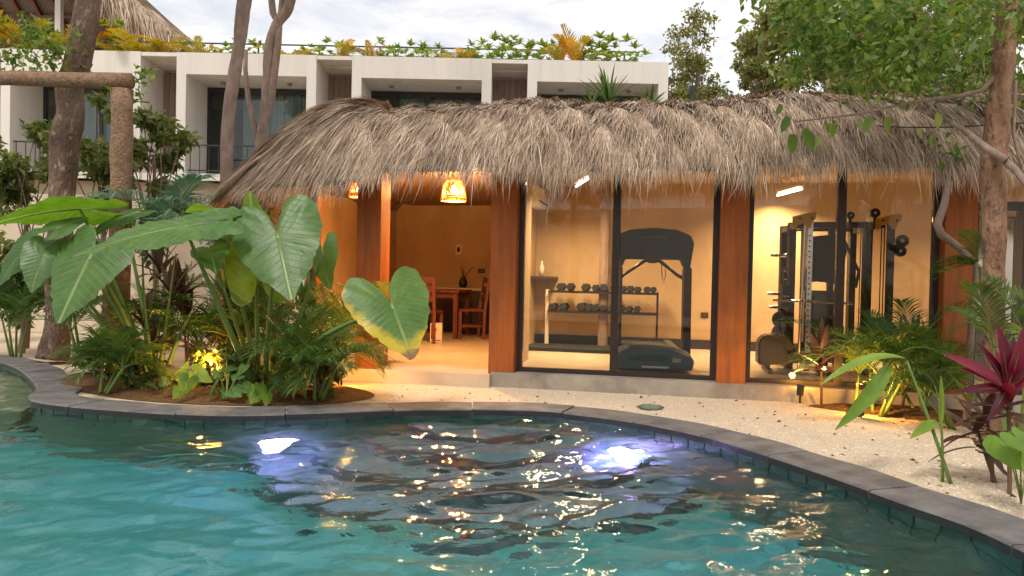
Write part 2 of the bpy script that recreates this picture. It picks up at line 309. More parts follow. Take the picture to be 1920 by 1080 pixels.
# ================================================================== pool and ground
def catmull(P, n=10, closed=True):
    P = [np.array(p, float) for p in P]; out = []; k = len(P)
    for i in range(k):
        p0, p1, p2, p3 = P[(i-1) % k], P[i], P[(i+1) % k], P[(i+2) % k]
        for j in range(n):
            t = j / n
            out.append(0.5*((2*p1) + (-p0+p2)*t + (2*p0-5*p1+4*p2-p3)*t*t + (-p0+3*p1-3*p2+p3)*t**3))
    return np.array(out)
POOL = [(2.33,2.2),(2.25,3.15),(2.20,3.52),(2.07,3.85),(1.91,4.32),(1.70,4.82),(1.44,5.34),(1.02,5.83),(0.62,6.10),(0.2,6.25),(-0.69,6.21),(-1.51,5.94),(-2.29,5.78),(-3.23,5.94),
        (-3.85,6.16),(-4.10,6.42),(-4.30,6.85),(-4.80,7.5),(-5.45,8.25),(-6.2,8.85),(-7.4,9.3),(-9.2,9.2),(-10.5,7.5),(-10.5,3.0),(-8.5,-1.2),(-4,-2.6),(0,-2.4),(2.0,-0.8),(2.35,0.8)]
PL = catmull(POOL, 8)
# resample at even spacing
seg = np.linalg.norm(np.roll(PL, -1, 0) - PL, axis=1); cum = np.concatenate([[0], np.cumsum(seg)]); TOT = cum[-1]
def pool_pt(s):
    s = s % TOT; i = min(np.searchsorted(cum, s, 'right') - 1, len(PL)-1); t = (s - cum[i]) / seg[i]
    return PL[i] * (1-t) + PL[(i+1) % len(PL)] * t
def pool_nrm(s):
    a, b = pool_pt(s - 0.15), pool_pt(s + 0.15); d = (b - a) / np.linalg.norm(b - a); return np.array([d[1], -d[0]])   # outward: loop runs counter-clockwise
NP = 240; SS = np.linspace(0, TOT, NP, endpoint=False)
LOOP = np.array([pool_pt(s) for s in SS]); NRM = np.array([pool_nrm(s) for s in SS])
WZ = -0.050                                    # water level
# ground: one sheet to the horizon, with the pool cut out
hole = LOOP + NRM * 0.20
bm = bmesh.new()
def ring(pts, z): 
    vs = [bm.verts.new((p[0], p[1], z)) for p in pts]; return [bm.edges.new((vs[i], vs[(i+1) % len(vs)])) for i in range(len(vs))]
ed = ring(hole, 0) + ring([(-400,-400),(400,-400),(400,400),(-400,400)], 0)
bmesh.ops.triangle_fill(bm, edges=ed, use_beauty=True)
for f in bm.faces:
    if f.normal.z < 0: f.normal_flip()
me = bpy.data.meshes.new('ground'); bm.to_mesh(me); bm.free()
tag(link('ground', me, MT['gravel']), kind='structure')
# basin
basin = MB(); n = NP; FLZ = -1.25
for z in (0.0 - 0.035, FLZ):
    for p in LOOP: basin.v.append(Vector((p[0], p[1], z)))
for i in range(n): basin.f.append((i, (i+1) % n, n + (i+1) % n, n + i))
for p, q in zip(LOOP, NRM): basin.v.append(Vector((p[0] + q[0]*.3, p[1] + q[1]*.3, -0.035)))
for i in range(n): basin.f.append((i, (i+1) % n, 2*n + (i+1) % n, 2*n + i))
bo = basin.build('pool_basin', MT['grout']); tag(bo, kind='structure')
mb = MB(); bm = bmesh.new(); ring(LOOP + NRM*0.02, FLZ); bmesh.ops.triangle_fill(bm, edges=bm.edges[:]); me = bpy.data.meshes.new('pool_floor'); bm.to_mesh(me); bm.free()
tag(link('pool_floor', me, MT['pool_tile']), kind='structure')
# waterline tiles, two courses
tb = MB(); tb.box(-0.074, 0.074, -0.006, 0.006, -0.068, 0.068)
tile0 = tb.build('tile', MT['wall_tile'], None, bevel=0.003); first = True
s = 0.0; slen = []
while s < TOT - 0.05:
    p = pool_pt(s); 
    if p[1] > 2.6 and p[0] > -7.5:
        nn = pool_nrm(s)
        for z in (-0.095, -0.24):
            o = tile0 if first else tile0.copy()
            if not first: C.objects.link(o)
            first = False; o.parent = bo; o.location = (p[0] - nn[0]*0.008, p[1] - nn[1]*0.008, z); o.rotation_euler = (0, 0, math.atan2(nn[1], nn[0]) - R(90))
    s += 0.155
# coping slabs
cop = bpy.data.objects.new('pool_coping', None); C.objects.link(cop); tag(cop, kind='structure')
s = 0.3
while s < TOT - 0.1:
    ln = random.uniform(0.62, 0.98); p = pool_pt(s + ln/2)
    if -3.0 < p[1]:
        k = 7; a = MB(); wd = 0.31; dz = random.uniform(-0.004, 0.004)
        st = [s + 0.005 + (ln - 0.01) * i / (k-1) for i in range(k)]
        for q in st:
            c = pool_pt(q); nn = pool_nrm(q); we = wd + 0.012*math.sin(q*9.1)
            for off, z in ((-0.045, -0.025), (-0.045, 0.016), (-0.036, 0.026), (we, 0.026), (we + 0.01, 0.016), (we + 0.01, -0.03)):
                a.v.append(Vector((c[0] + nn[0]*off, c[1] + nn[1]*off, z + dz)))
        for i in range(k-1):
            for j in range(6): a.f.append((i*6+j, i*6+(j+1) % 6, (i+1)*6+(j+1) % 6, (i+1)*6+j))
        a.f.append(tuple(range(6))); a.f.append(tuple((k-1)*6 + j for j in reversed(range(6))))
        so_ = a.build('coping_slab', MT['coping'], cop); so_.data.materials.append(MT['wet_shadow'])
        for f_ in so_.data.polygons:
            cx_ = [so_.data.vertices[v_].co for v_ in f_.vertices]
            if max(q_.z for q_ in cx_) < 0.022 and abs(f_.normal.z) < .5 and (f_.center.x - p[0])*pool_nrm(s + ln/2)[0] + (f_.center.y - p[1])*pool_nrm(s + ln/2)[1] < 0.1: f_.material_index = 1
    s += ln
# curved steps down into the pool
sx, sy = -0.22, 6.35
for i, (r, z) in enumerate(((0.62, -0.30), (1.05, -0.52), (1.48, -0.76), (1.92, -1.0))):
    a = MB(); k = 48; inner = 0 if i == 0 else (0.62, 1.05, 1.48)[i-1] - 0.02
    pr = [(r, FLZ + 0.004), (r, z - 0.02), (r - 0.02, z), (max(inner, 0.001), z)]
    for rr, zz in pr:
        for j in range(k+1):
            t = R(170) + R(200) * j / k; a.v.append(Vector((sx + rr*math.cos(t), sy + rr*math.sin(t)*0.92, zz)))
    for m_ in range(3):
        for j in range(k): a.f.append((m_*(k+1)+j, m_*(k+1)+j+1, (m_+1)*(k+1)+j+1, (m_+1)*(k+1)+j))
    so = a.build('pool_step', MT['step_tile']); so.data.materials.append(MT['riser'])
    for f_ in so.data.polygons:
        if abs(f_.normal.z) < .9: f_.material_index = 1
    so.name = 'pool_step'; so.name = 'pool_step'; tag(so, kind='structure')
# shallow ledge beyond the planted point
a = MB(); a.prism([(-11, FLZ+0.003), (-4.25, FLZ+0.003), (-4.25, -0.40), (-11, -0.40)], 6.45, 10.2); tag(a.build('shallow_ledge', MT['shelf_tile']), kind='structure')
# pool lights in the far wall
MT['poollamp'] = emit('pool_lamp', (0.82, 0.68, 1.0), 1.15)
def pool_light(px, dep, label, pw):
    best = min(range(NP), key=lambda i: abs(LOOP[i][0]/max(LOOP[i][1], .1) - (px-960)/FPX) + (9 if LOOP[i][1] < 4 else 0))
    p, nn = LOOP[best], NRM[best]; c = Vector((p[0], p[1], dep)); inw = Vector((-nn[0], -nn[1], 0)); xx = Vector((-inw.y, inw.x, 0)); zz = Vector((0,0,1))
    e = empty('pool_light', c, label, 'pool light', 'lamps in the pool wall')
    def disc(r0, r1, d0, d1):
        m_ = MB(); k = 24
        for r, d in ((r0, d0), (r1, d1)):
            for j in range(k):
                t = 2*math.pi*j/k; m_.v.append(c + inw*d + xx*r*math.cos(t) + zz*r*math.sin(t))
        for j in range(k): m_.f.append((j, (j+1) % k, k+(j+1) % k, k+j))
        return m_, k
    m_, k = disc(0.125, 0.085, 0.012, 0.035); m_.build('ring', MT['chrome'], e)
    m_, k = disc(0.085, 0.001, 0.03, 0.045); m_.build('lens', MT['poollamp'], e)
    l = bpy.data.lights.new('pool_light_lamp', 'POINT'); l.energy = pw; l.color = (0.52, 0.36, 1.0); l.shadow_soft_size = 0.1
    lo = bpy.data.objects.new('pool_light_lamp', l); C.objects.link(lo); lo.location = inw * 0.16; lo.parent = e; lo.rotation_euler = (-inw).to_track_quat('Z', 'Y').to_euler()
pool_light(506, -0.62, 'glowing round violet-white lamp underwater below the elephant ear plants', 9)
pool_light(1212, -0.66, 'glowing round violet-white lamp underwater beside the curved steps, facing the gravel', 17)
# water surface
xs = np.arange(-10.6, 2.75, 0.030); ys = np.arange(-2.7, 9.5, 0.030); X, Y = np.meshgrid(xs, ys); Z = np.zeros_like(X)
for i in range(90):
    lam = math.exp(rng.uniform(math.log(0.11), math.log(0.9))); th = rng.normal(R(105), R(36)); k = 2*math.pi/lam
    amp = 0.0035 * lam**0.80 * rng.uniform(0.4, 1.3)
    ph = (X*math.cos(th) + Y*math.sin(th))*k + rng.uniform(0, 6.28) + 0.8*np.sin(0.9*X + 1.3*Y + i) ; Z += amp*np.sin(ph)
V = np.stack([X, Y, Z + WZ], -1).reshape(-1, 3); ny, nx = X.shape
# keep cells inside the pool outline (point in polygon)
def inside(px, py, poly):
    r = np.zeros(px.shape, bool); j = len(poly)-1
    for i in range(len(poly)):
        xi, yi = poly[i]; xj, yj = poly[j]
        c = ((yi > py) != (yj > py)) & (px < (xj-xi)*(py-yi)/(yj-yi+1e-12)+xi); r ^= c; j = i
    return r
OUT = LOOP + NRM*0.10
ins = inside(X, Y, OUT); idx = np.arange(nx*ny).reshape(ny, nx)
cell = ins[:-1,:-1] | ins[1:,:-1] | ins[:-1,1:] | ins[1:,1:]
F4 = np.stack([idx[:-1,:-1], idx[:-1,1:], idx[1:,1:], idx[1:,:-1]], -1)[cell]
used = np.unique(F4); remap = -np.ones(nx*ny, int); remap[used] = np.arange(len(used))
m, t, o = newmat('pool_water'); L = t.links.new
b = N(t, 'ShaderNodeBsdfPrincipled'); b.inputs['Transmission Weight'].default_value = 1; b.inputs['Roughness'].default_value = 0.0; b.inputs['IOR'].default_value = 1.34; b.inputs['Base Color'].default_value = (0.86, 0.97, 0.96, 1)
g = N(t, 'ShaderNodeNewGeometry'); nz = N(t, 'ShaderNodeTexNoise', Scale=9.0, Detail=4, Distortion=0.6); L(g.outputs['Position'], nz.inputs['Vector'])
bp = N(t, 'ShaderNodeBump', Strength=0.42, Distance=0.02); L(nz.outputs['Fac'], bp.inputs['Height']); L(bp.outputs[0], b.inputs['Normal']); L(b.outputs[0], o.inputs[0])
wo = np_mesh('pool_water', V[used], remap[F4], m, smooth=True); tag(wo, kind='structure')

# gravel stones that can be seen lying on the near ground
def pebbles(name, n, cond, r0, r1, mat):
    pts = []
    while len(pts) < n:
        q = rng.uniform([-1.6, 3.0], [5.5, 7.6], (20000, 2)); dd = q[:, 1]
        keep = ~inside(q[:, 0], q[:, 1], LOOP + NRM*0.40) & (rng.uniform(0, 1, len(q)) < np.clip(3.6/dd, 0, 1)**2) & cond(q)
        pts += list(q[keep])
    P = np.array(pts[:n]); o8 = np.array([(1,0,0),(0,1,0),(-1,0,0),(0,-1,0),(0,0,1)]); f = np.array([(0,1,4),(1,2,4),(2,3,4),(3,0,4)])
    r = rng.uniform(r0, r1, (n, 1, 1)); a = rng.uniform(0, 6.28, n); rot = np.stack([np.stack([np.cos(a), -np.sin(a), 0*a], -1), np.stack([np.sin(a), np.cos(a), 0*a], -1), np.tile([0, 0, 1], (n, 1))], 1)
    S = o8[None] * np.concatenate([rng.uniform(.7, 1.3, (n, 1, 2)), rng.uniform(.5, .9, (n, 1, 1))], -1) * r
    Vv = np.einsum('nij,nkj->nki', rot, S) + np.concatenate([P, np.full((n, 1), 0.001)], 1)[:, None]
    Ff = f[None] + (np.arange(n)*5)[:, None, None]
    return np_mesh(name, Vv.reshape(-1, 3), Ff.reshape(-1, 3), mat, rnd=np.repeat(rng.uniform(0, 1, n), 5))
MT['pebble'] = rampmat('pebble', [(0.55, 0.43, 0.30), (0.70, 0.57, 0.42), (0.80, 0.69, 0.54)], rough=0.9)
MT['litter'] = rampmat('litter', [(0.08, 0.04, 0.02), (0.20, 0.10, 0.05), (0.30, 0.16, 0.08)], rough=0.9)
front = lambda q: (q[:, 1] < 7.68 - 0.207*q[:, 0])
tag(pebbles('gravel', 26000, front, 0.005, 0.011, MT['pebble']), 'pale limestone gravel chips spread between pool coping and pavilion', 'gravel', kind='stuff')
tag(pebbles('leaf_litter', 280, front, 0.008, 0.022, MT['litter']), 'brown crumbs of fallen leaves scattered over the pale gravel', 'leaf litter', kind='stuff')
# soil bed of the planted point
def bed(name, pts, h, seed):
    Pp = catmull(pts, 6); c = Pp.mean(0); k = len(Pp); a = MB(); rs = [1.0, 0.93, 0.8, 0.6, 0.4, 0.2, 0.02]; r_ = random.Random(seed)
    for i, r in enumerate(rs):
        for p in Pp:
            q = c + (p - c) * r; a.v.append(Vector((q[0], q[1], 0.006 + (0 if i == 0 else h*(1 - r**3) + r_.uniform(-.012, .012)))))
    for i in range(len(rs)-1):
        for j in range(k): a.f.append((i*k+j, i*k+(j+1) % k, (i+1)*k+(j+1) % k, (i+1)*k+j))
    tag(a.build(name, MT['soil'], smooth=True), kind='structure')
bed('planting_bed', [(-4.05, 6.88), (-3.2, 6.40), (-2.3, 6.25), (-1.55, 6.42), (-1.25, 6.9), (-1.7, 7.45), (-2.8, 7.7), (-3.9, 7.9), (-4.6, 8.0), (-4.5, 7.3)], 0.07, 3)
bed('planting_bed', [(2.75, 6.85), (3.3, 6.35), (4.2, 5.75), (4.9, 5.2), (5.2, 5.9), (4.2, 6.62), (3.3, 6.95)], 0.05, 4)
s_ = MB(); c = gnd(1218, 768, 0.0)
k = 12
for i, (r, z) in enumerate(((0.07, 0.0), (0.085, 0.02), (0.06, 0.042), (0.01, 0.048))):
    for j in range(k):
        t = 2*math.pi*j/k; rr = r*(1 + 0.18*math.sin(3*t + i) + 0.1*math.cos(5*t)); s_.v.append(c + Vector((rr*1.25*math.cos(t), rr*0.8*math.sin(t), z)))
for i in range(3):
    for j in range(k): s_.f.append((i*k+j, i*k+(j+1) % k, (i+1)*k+(j+1) % k, (i+1)*k+j))
tag(s_.build('stone', MT['stone'], smooth=True), 'flat greenish stone lying on the gravel behind the coping', 'stone')

# ================================================================== pavilion
MT['ceil'] = M('lounge_ceiling', (0.34, 0.21, 0.11), (0.25, 0.15, 0.08), scale=3, rough=0.8, stretch=(1, 6, 1))
PO = Vector((-0.07, 7.77, 0)); PA = R(-11.7); ce, se = math.cos(PA), math.sin(PA)
def PF(s, d, z): return Vector((PO.x + s*ce - d*se, PO.y + s*se + d*ce, z))
def toP(v):
    x, y = v[0] - PO.x, v[1] - PO.y; return x*ce + y*se, -x*se + y*ce
pav = empty('thatched_pavilion', PO, 'low thatched pavilion with rust-brown columns and glass front beside the pool', 'pavilion')
def pb(name, mat, *boxes, bevel=0.0, parent=None):
    m_ = MB(PF)
    for b_ in boxes: m_.box(*b_)
    return m_.build(name, mat, parent or pav, bevel=bevel)
FZ = 0.15; RW = 9.0
pb('plinth', MT['concrete'], (-0.10, RW, -0.16, 1.0, 0.0, FZ), (-0.26, RW, 1.0, 3.5, 0.0, FZ - .001))
pb('gym_floor', MT['floor'], (-0.26, RW - .1, 1.0, 3.32, FZ, FZ + 0.004), (0.06, RW - .1, 0.12, 1.0, FZ, FZ + 0.004))
pb('lounge_floor', MT['floor'], (-3.3, -0.10, -0.22, 1.0, 0.0, 0.13), (-3.3, -0.26, 1.0, 6.0, 0.0, 0.129))
pb('back_wall', MT['plaster'], (-0.26, RW, 3.32, 3.46, FZ, 2.9))
pb('skirting', MT['cabinet'], (-0.255, RW - .1, 3.295, 3.32, FZ + .004, FZ + 0.135))
pb('partition_wall', MT['plaster'], (-0.06, 0.06, 0.20, 1.0, 0.13, 2.9), (-0.38, 0.06, 1.0, 1.1, 0.132, 2.9), (-0.38, -0.26, 1.1, 5.4, 0.13, 2.9))
pb('lounge_wall', MT['plaster'], (-3.35, -0.06, 5.4, 5.54, 0.13, 2.9))
pb('side_wall', MT['plaster'], (-3.35, -3.23, 2.1, 5.4, 0.13, 2.30))
pb('end_wall', MT['plaster'], (RW - .1, RW, 0.2, 3.32, FZ, 2.9))
pb('gym_ceiling', MT['plaster'], (-0.255, RW - .1, 0.16, 3.32, 2.50, 2.56))
pb('lounge_ceiling', MT['ceil'], (-2.95, -0.39, 1.1, 5.4, 2.38, 2.44), (-2.6, -0.06, 0.16, 1.1, 2.40, 2.45))
pb('beam', MT['soffit'], (-2.0, RW, -0.10, 0.14, 2.46, 2.60))
COLS = (-1.47, 0.0, 2.27, 4.25, 6.5)
for s in COLS: pb('column', MT['column'], (s - .135, s + .135, -0.13, 0.15, 0.13 if s < -1 else 0.05 if s > 1 else 0.10, 2.46), bevel=0.006)
pb('corner_post', MT['column'], (-2.62, -2.50, 0.75, 0.87, 0.13, 2.40))
bays = ((0.135, 2.135), (2.405, 4.115), (4.385, 6.365))
for a0, a1 in bays:
    mid = (a0 + a1) / 2
    fr = pb('door_frame', MT['darkframe'], (a0, a0 + .055, 0.0, 0.07, FZ + .045, 2.46), (a1 - .055, a1, 0.0, 0.07, FZ + .045, 2.46), (a0, a1, 0.0, 0.07, FZ + .004, FZ + .045))
    pb('mullion', MT['darkframe'], (mid - .038, mid + .038, -0.005, 0.075, FZ + .046, 2.455))
    pb('pane', MT['glass'], (a0 + .056, mid - .039, 0.03, 0.04, FZ + .046, 2.45)); pb('pane', MT['glass'], (mid + .039, a1 - .056, 0.03, 0.04, FZ + .046, 2.45))

# thatch: core shell swept round the rounded end, then strands
PROF = [(0.0, 3.02), (0.35, 2.955), (0.70, 2.80), (1.0, 2.57), (1.2, 2.36), (1.34, 2.16)]
CS, CD = -1.55, 0.62; SX = 1.43
def path(t):
    """t along the crown line: (s,d), outward dir"""
    if t <= 10.55: return (9.0 - t, CD), (0.0, -1.0)
    t -= 10.55; a = t / 1.1
    if a <= math.pi/2: return (CS, CD), (-math.sin(a)*SX, -math.cos(a))
    return (CS, CD + (t - 1.1*math.pi/2)), (-SX, 0.0)
TMAX = 10.55 + 1.1*math.pi/2 + 5.6
core = MB(PF); ts = [TMAX * i / 150 for i in range(151)]; prof = [(-0.7, 3.06)] + PROF + [(1.32, 2.22), (1.05, 2.50)]
for t in ts:
    (s, d), (os_, od) = path(t)
    for o_, z in prof:
        w_ = 0.03*math.sin(t*2.3) + 0.02*math.sin(t*5.1 + 1)
        oo = o_*1.03 if o_ > 0.2 else o_
        if o_ < 0: oo = o_*max(.02, 1 - max(0, t - 9.2)/1.3)
        core.v.append(PF(s + os_*oo, d + od*oo, z - 0.27*min(1, max(0, t - 10.0)/1.5)*max(0, o_/1.37)**2 + 0.15*min(1, max(0, t - 10.0)/1.5)*math.sin(math.pi*min(1, max(0, o_/1.37))) + w_*(1 if o_ > -.5 else 0) - 0.03))
k = len(prof)
for i in range(len(ts)-1):
    for j in range(k-1): core.f.append((i*k+j, (i+1)*k+j, (i+1)*k+j+1, i*k+j+1))
roof = core.build('thatch_roof', MT['thatch_core'], pav, smooth=True)
pb('roof_deck', MT['thatch_core'], (-1.9, RW, 1.1, 6.3, 2.70, 2.98), parent=roof)
po = np.array([p[0] for p in PROF] + [1.37]); pz = np.array([p[1] for p in PROF] + [2.10])
pl = np.concatenate([[0], np.cumsum(np.hypot(np.diff(po), np.diff(pz)))])     # arc length along the profile
def strands(n, l0, l1, a0, a1, w0, w1, lift, stray, hang=0.09):
    nt_ = max(1, n//11); ti_ = rng.integers(0, nt_, n); t = np.clip(rng.uniform(0.6, TMAX - 1.0, nt_)[ti_] + rng.normal(0, .022, n), .1, TMAX - .1)
    st = rng.uniform(a0, a1, nt_)[ti_] + rng.uniform(-.035, .035, n); tl_ = rng.normal(0, .09, nt_)[ti_]; tv_ = rng.uniform(.25, 1.9, nt_)[ti_]; tc_ = rng.normal(0, .14, nt_)[ti_]; ln = rng.uniform(l0, l1, n); K = 5; ln = np.maximum(np.minimum(ln, pl[-1] + np.abs(rng.normal(0.0, hang, n)) + 0.02 + 0.035*np.sin(t*3.1) + 0.03*np.sin(t*7.7) - st), 0.08)
    pos = np.zeros((n, K, 3)); u = np.linspace(0, 1, K)
    sd = np.zeros((n, 2)); od = np.zeros((n, 2))
    for i in range(n):
        a_, b_ = path(t[i]); sd[i] = a_; od[i] = b_
    tang = np.stack([-od[:, 1], od[:, 0]], -1); tang /= np.linalg.norm(tang, axis=1)[:, None]
    lat = (rng.normal(0, 0.10, n) + tl_) * ln; bend = rng.normal(0, 0.05, n)*ln; lf = np.abs(rng.normal(0, lift, n))*.5 + lift*tv_; flare = np.abs(rng.normal(0, 0.09 + lift, n))
    clump = 0.03*np.sin(t*2.3) + 0.02*np.sin(t*5.1 + 1) + 0.028*np.sin(t*13 + st*9) + 0.016*np.sin(t*31 + st*5)
    for j in range(K):
        s_arc = st + ln*u[j]; inn = np.minimum(s_arc, pl[-1]); ex = np.maximum(s_arc - pl[-1], 0)
        o_ = np.interp(inn, pl, po); z_ = np.interp(inn, pl, pz) - ex
        nx_ = np.interp(inn, pl, np.linspace(0.15, 1.0, len(pl)))
        h = 0.02 + lf*u[j] + clump*0.6
        o2 = o_ + h*nx_ + flare*u[j]**2*ln*0.7; z2 = z_ - 0.27*np.clip((t - 10.0)/1.5, 0, 1)*(o_/1.37)**2 + 0.15*np.clip((t - 10.0)/1.5, 0, 1)*np.sin(np.pi*np.clip(o_/1.37, 0, 1)) + h*(1.1 - nx_) + clump*0.4 - 0.02
        q = sd + od*o2[:, None] + tang*(lat*u[j] + bend*np.sin(u[j]*3.1))[:, None]
        w_ = PO.x + q[:, 0]*ce - q[:, 1]*se, PO.y + q[:, 0]*se + q[:, 1]*ce
        pos[:, j, 0], pos[:, j, 1], pos[:, j, 2] = w_[0], w_[1], z2
    tw = np.stack([tang[:, 0]*ce - tang[:, 1]*se, tang[:, 0]*se + tang[:, 1]*ce, rng.normal(0, .3, n)], -1)
    wid = rng.uniform(w0, w1, n)[:, None, None] * np.array([0.8, 1, 0.9, 0.6, 0.08])[None, :, None]
    A = pos - tw[:, None]*wid/2; B = pos + tw[:, None]*wid/2
    V = np.stack([A, B], 2).reshape(n, 2*K, 3)
    f = np.array([(2*j, 2*j+1, 2*j+3, 2*j+2) for j in range(K-1)])
    F = f[None] + (np.arange(n)*2*K)[:, None, None]
    patch = 0.5 + 0.28*np.sin(t*1.7 + 2*st) * np.sin(t*4.3 - st*3)
    r = np.clip(rng.normal(0.45, 0.17, n)*0.8 + 0.2*patch + tc_ + .10*np.clip(.9 - st, 0, 1), 0, 1)
    r = np.where(rng.uniform(0, 1, n) < 0.03, 0.98, r)
    return V.reshape(-1, 3), F.reshape(-1, 4), np.repeat(r, 2*K)
parts_ = [strands(68000, 0.22, 0.5, -0.02, 1.45, 0.003, 0.008, 0.017, 1), strands(20000, 0.25, 0.6, 1.05, 1.6, 0.003, 0.007, 0.03, 1, .10),
          strands(22000, 0.08, 0.24, -0.45, 0.6, 0.006, 0.018, 0.022, 1), strands(1300, 0.4, 0.8, 0.9, 1.6, 0.003, 0.007, 0.10, 1, .2)]
off = 0; VV = []; FF = []; RR = []
for v_, f_, r_ in parts_: VV.append(v_); FF.append(f_ + off); RR.append(r_); off += len(v_)
th = np_mesh('thatch_strand', np.concatenate(VV), np.concatenate(FF), MT['thatch'], roof, rnd=np.concatenate(RR)); tag(th, kind='stuff')

# ================================================================== white apartment building behind
BY = 16.0; BT = 5.75; BF = 3.28
bld = empty('white_building', (-6, BY, 0), 'white two-storey building with boxed balconies and a planted flat roof', 'building')
def bb(name, mat, *boxes, bevel=0.0, parent=None):
    m_ = MB()
    for b_ in boxes: m_.box(*b_)
    return m_.build(name, mat, parent or bld, bevel=bevel)
BX = [(-14.76, -11.78), (-11.0, -8.02), (-7.25, -4.27), (-3.51, -0.53), (0.24, 3.24)]
bb('lower_wall', MT['cream'], (-18, 3.2, BY + 0.5, BY + 0.8, 0, BF - 0.25))
bb('roof_slab', MT['white'], (-18, 3.2, BY + 1.12, BY + 9, BT - 0.45, BT - 0.06))
bb('rear_wall', MT['room'], (-18, 3.2, BY + 3.6, BY + 3.8, BF - .25, BT - .45))
bb('balcony_slab', MT['white'], (-18, 3.2, BY + 0.06, BY + 3.6, BF - 0.25, BF - 0.10))
for x0, x1 in BX:
    tk = 0.205; tp = 0.46
    bb('bay_frame', MT['white'], (x0, x0 + tk, BY, BY + 1.35, BF - 0.1, BT - tp), (x1 - tk, x1, BY, BY + 1.35, BF - .1, BT - tp), (x0, x1, BY, BY + 1.35, BT - tp, BT), (x0, x1, BY, BY + 1.3, BF - .25, BF - .101))
    # window: dark aluminium sliders, curtain behind
    wx0, wx1 = x0 + tk, x1 - tk; wy = BY + 1.12; hz = BT - tp - 0.02; mid = (wx0 + wx1)/2
    for h0, h1 in ((wx0 + .002, mid), (mid, wx1 - .002)):
        wd_ = bb('window', MT['alu'], (h0, h0 + .065, wy, wy + .07, BF - .09, hz), (h1 - .065, h1, wy, wy + .07, BF - .09, hz), (h0 + .065, h1 - .065, wy, wy + .07, hz - .11, hz), (h0 + .065, h1 - .065, wy, wy + .07, BF - .09, BF + .0))
        bb('pane', MT['winglass'], (h0 + .066, h1 - .066, wy + .03, wy + .04, BF, hz - .111), parent=wd_)
        c_ = MB(); n_ = 60; z0, z1 = BF - .05, hz - .05
        cx0, cx1 = (h0 + .62, h1 - .03) if h0 == wx0 + .002 else (h0 + .05, h1 - .1)
        if x0 == BX[2][0] and h0 == wx0 + .002: cx0 = h0 + 0.75
        for i in range(n_+1):
            x = cx0 + (cx1 - cx0)*i/n_; y = wy + .2 + .035*math.sin(i*1.25) + .012*math.sin(i*2.9)
            c_.v += [Vector((x, y, z0)), Vector((x, y, z1))]
        for i in range(n_): c_.f.append((2*i, 2*i+2, 2*i+3, 2*i+1))
        c_.build('curtain', MT['curtain'], wd_, smooth=True)
    for xd in (x0 + 0.75, x1 - 0.75):
        m_ = MB(); m_.lathe(xd, BY + .62, [(0.001, hz - .03 + .0), (0.05, hz - .03), (0.055, hz - .015), (0.055, hz + .018)], 14); m_.build('downlight', MT['room'], bld)
    # balcony railing
    rl = MB(); rl.bar((x0 + tk + .01, BY + .12, BF + .52), (x1 - tk - .01, BY + .12, BF + .52), .03, .03); rl.bar((x0 + tk + .01, BY + .12, BF - .02), (x1 - tk - .01, BY + .12, BF - .02), .025)
    rail = rl.build('balcony_railing', MT['alu'], bld)
    for i in range(13):
        xx = x0 + tk + .06 + (x1 - x0 - 2*tk - .12)*i/12; rl = MB(); rl.bar((xx, BY + .12, BF - .1), (xx, BY + .12, BF + .51), .014); rl.build('baluster', MT['alu'], rail)
gaps = [(-11.78, -11.0), (-8.02, -7.25), (-4.27, -3.51), (-0.53, 0.24)]
for g0, g1 in gaps:
    nb = 6
    for i in range(nb):
        w_ = (g1 - g0)/nb; bb('board', MT['woodpanel'], (g0 + i*w_ + .004, g0 + (i+1)*w_ - .004, BY + 1.06 + .004*(i % 2), BY + 1.10 + .004*(i % 2), BF - .25, BT - .16))
    bb('coping_strip', MT['white'], (g0, g1, BY + .02, BY + 1.34, BT - .085, BT - .004))
# roof edge railing
rl = MB()
for z in (BT + .45, BT + .68): rl.bar((-18, BY + 1.6, z), (2.8, BY + 1.6, z), .03)
rail = rl.build('roof_railing', MT['alu'], bld)
for i in range(15):
    x = -17.5 + i*1.43; rl = MB(); rl.bar((x, BY + 1.6, BT - .06), (x, BY + 1.6, BT + .68), .035); rl.build('rail_post', MT['alu'], rail)
bb('far_parapet', MT['white'], (-18, 2.2, BY + 6.0, BY + 6.2, BT - .06, BT + .95))

# big open thatched roof standing on the terrace, far left
pal = empty('rooftop_palapa', (-10.5, 18.2, BT), 'large open-sided thatched shelter with timber rafters up on the roof terrace', 'thatched shelter')
ex, ez, slope = -7.95, 6.28, math.tan(R(37))
def PZ(x): return ez + (ex - x)*slope
m_ = MB(); y0, y1 = 17.9, 24.0
m_.prism([(ex, ez), (ex - 7, PZ(ex - 7)), (ex - 7, PZ(ex - 7) + .3), (ex, ez + .22)], y0, y1)
pr = m_.build('roof', MT['thatch_core'], pal)
m_ = MB(); m_.v = [Vector(q) for q in ((-21, 23.6, 6.2), (-8.1, 23.6, 6.2), (-11.2, 20.2, 9.2), (-21, 20.2, 9.2), (-21, 23.7, 6.4), (-8.1, 23.7, 6.4), (-11.2, 20.3, 9.4), (-21, 20.3, 9.4))]; m_.f = [(0,1,2,3),(4,5,6,7),(0,1,5,4),(1,2,6,5),(2,3,7,6),(3,0,4,7)]; m_.build('hip_slope', MT['thatch_core'], pal)
for i in range(16):
    b_ = MB(); b_.bar((-20 + i*.55, 23.5, 6.2), (-20 + i*.55 - .1, 20.1, 9.15), .10); b_.build('rafter', MT['redwood'], pal)
for i in range(5):
    b_ = MB(); b_.bar((-21, 23.3 - i*.7, 6.3 + i*.62), (-8.4 - i*.55, 23.3 - i*.7, 6.3 + i*.62), .07); b_.build('batten', MT['redwood'], pal)
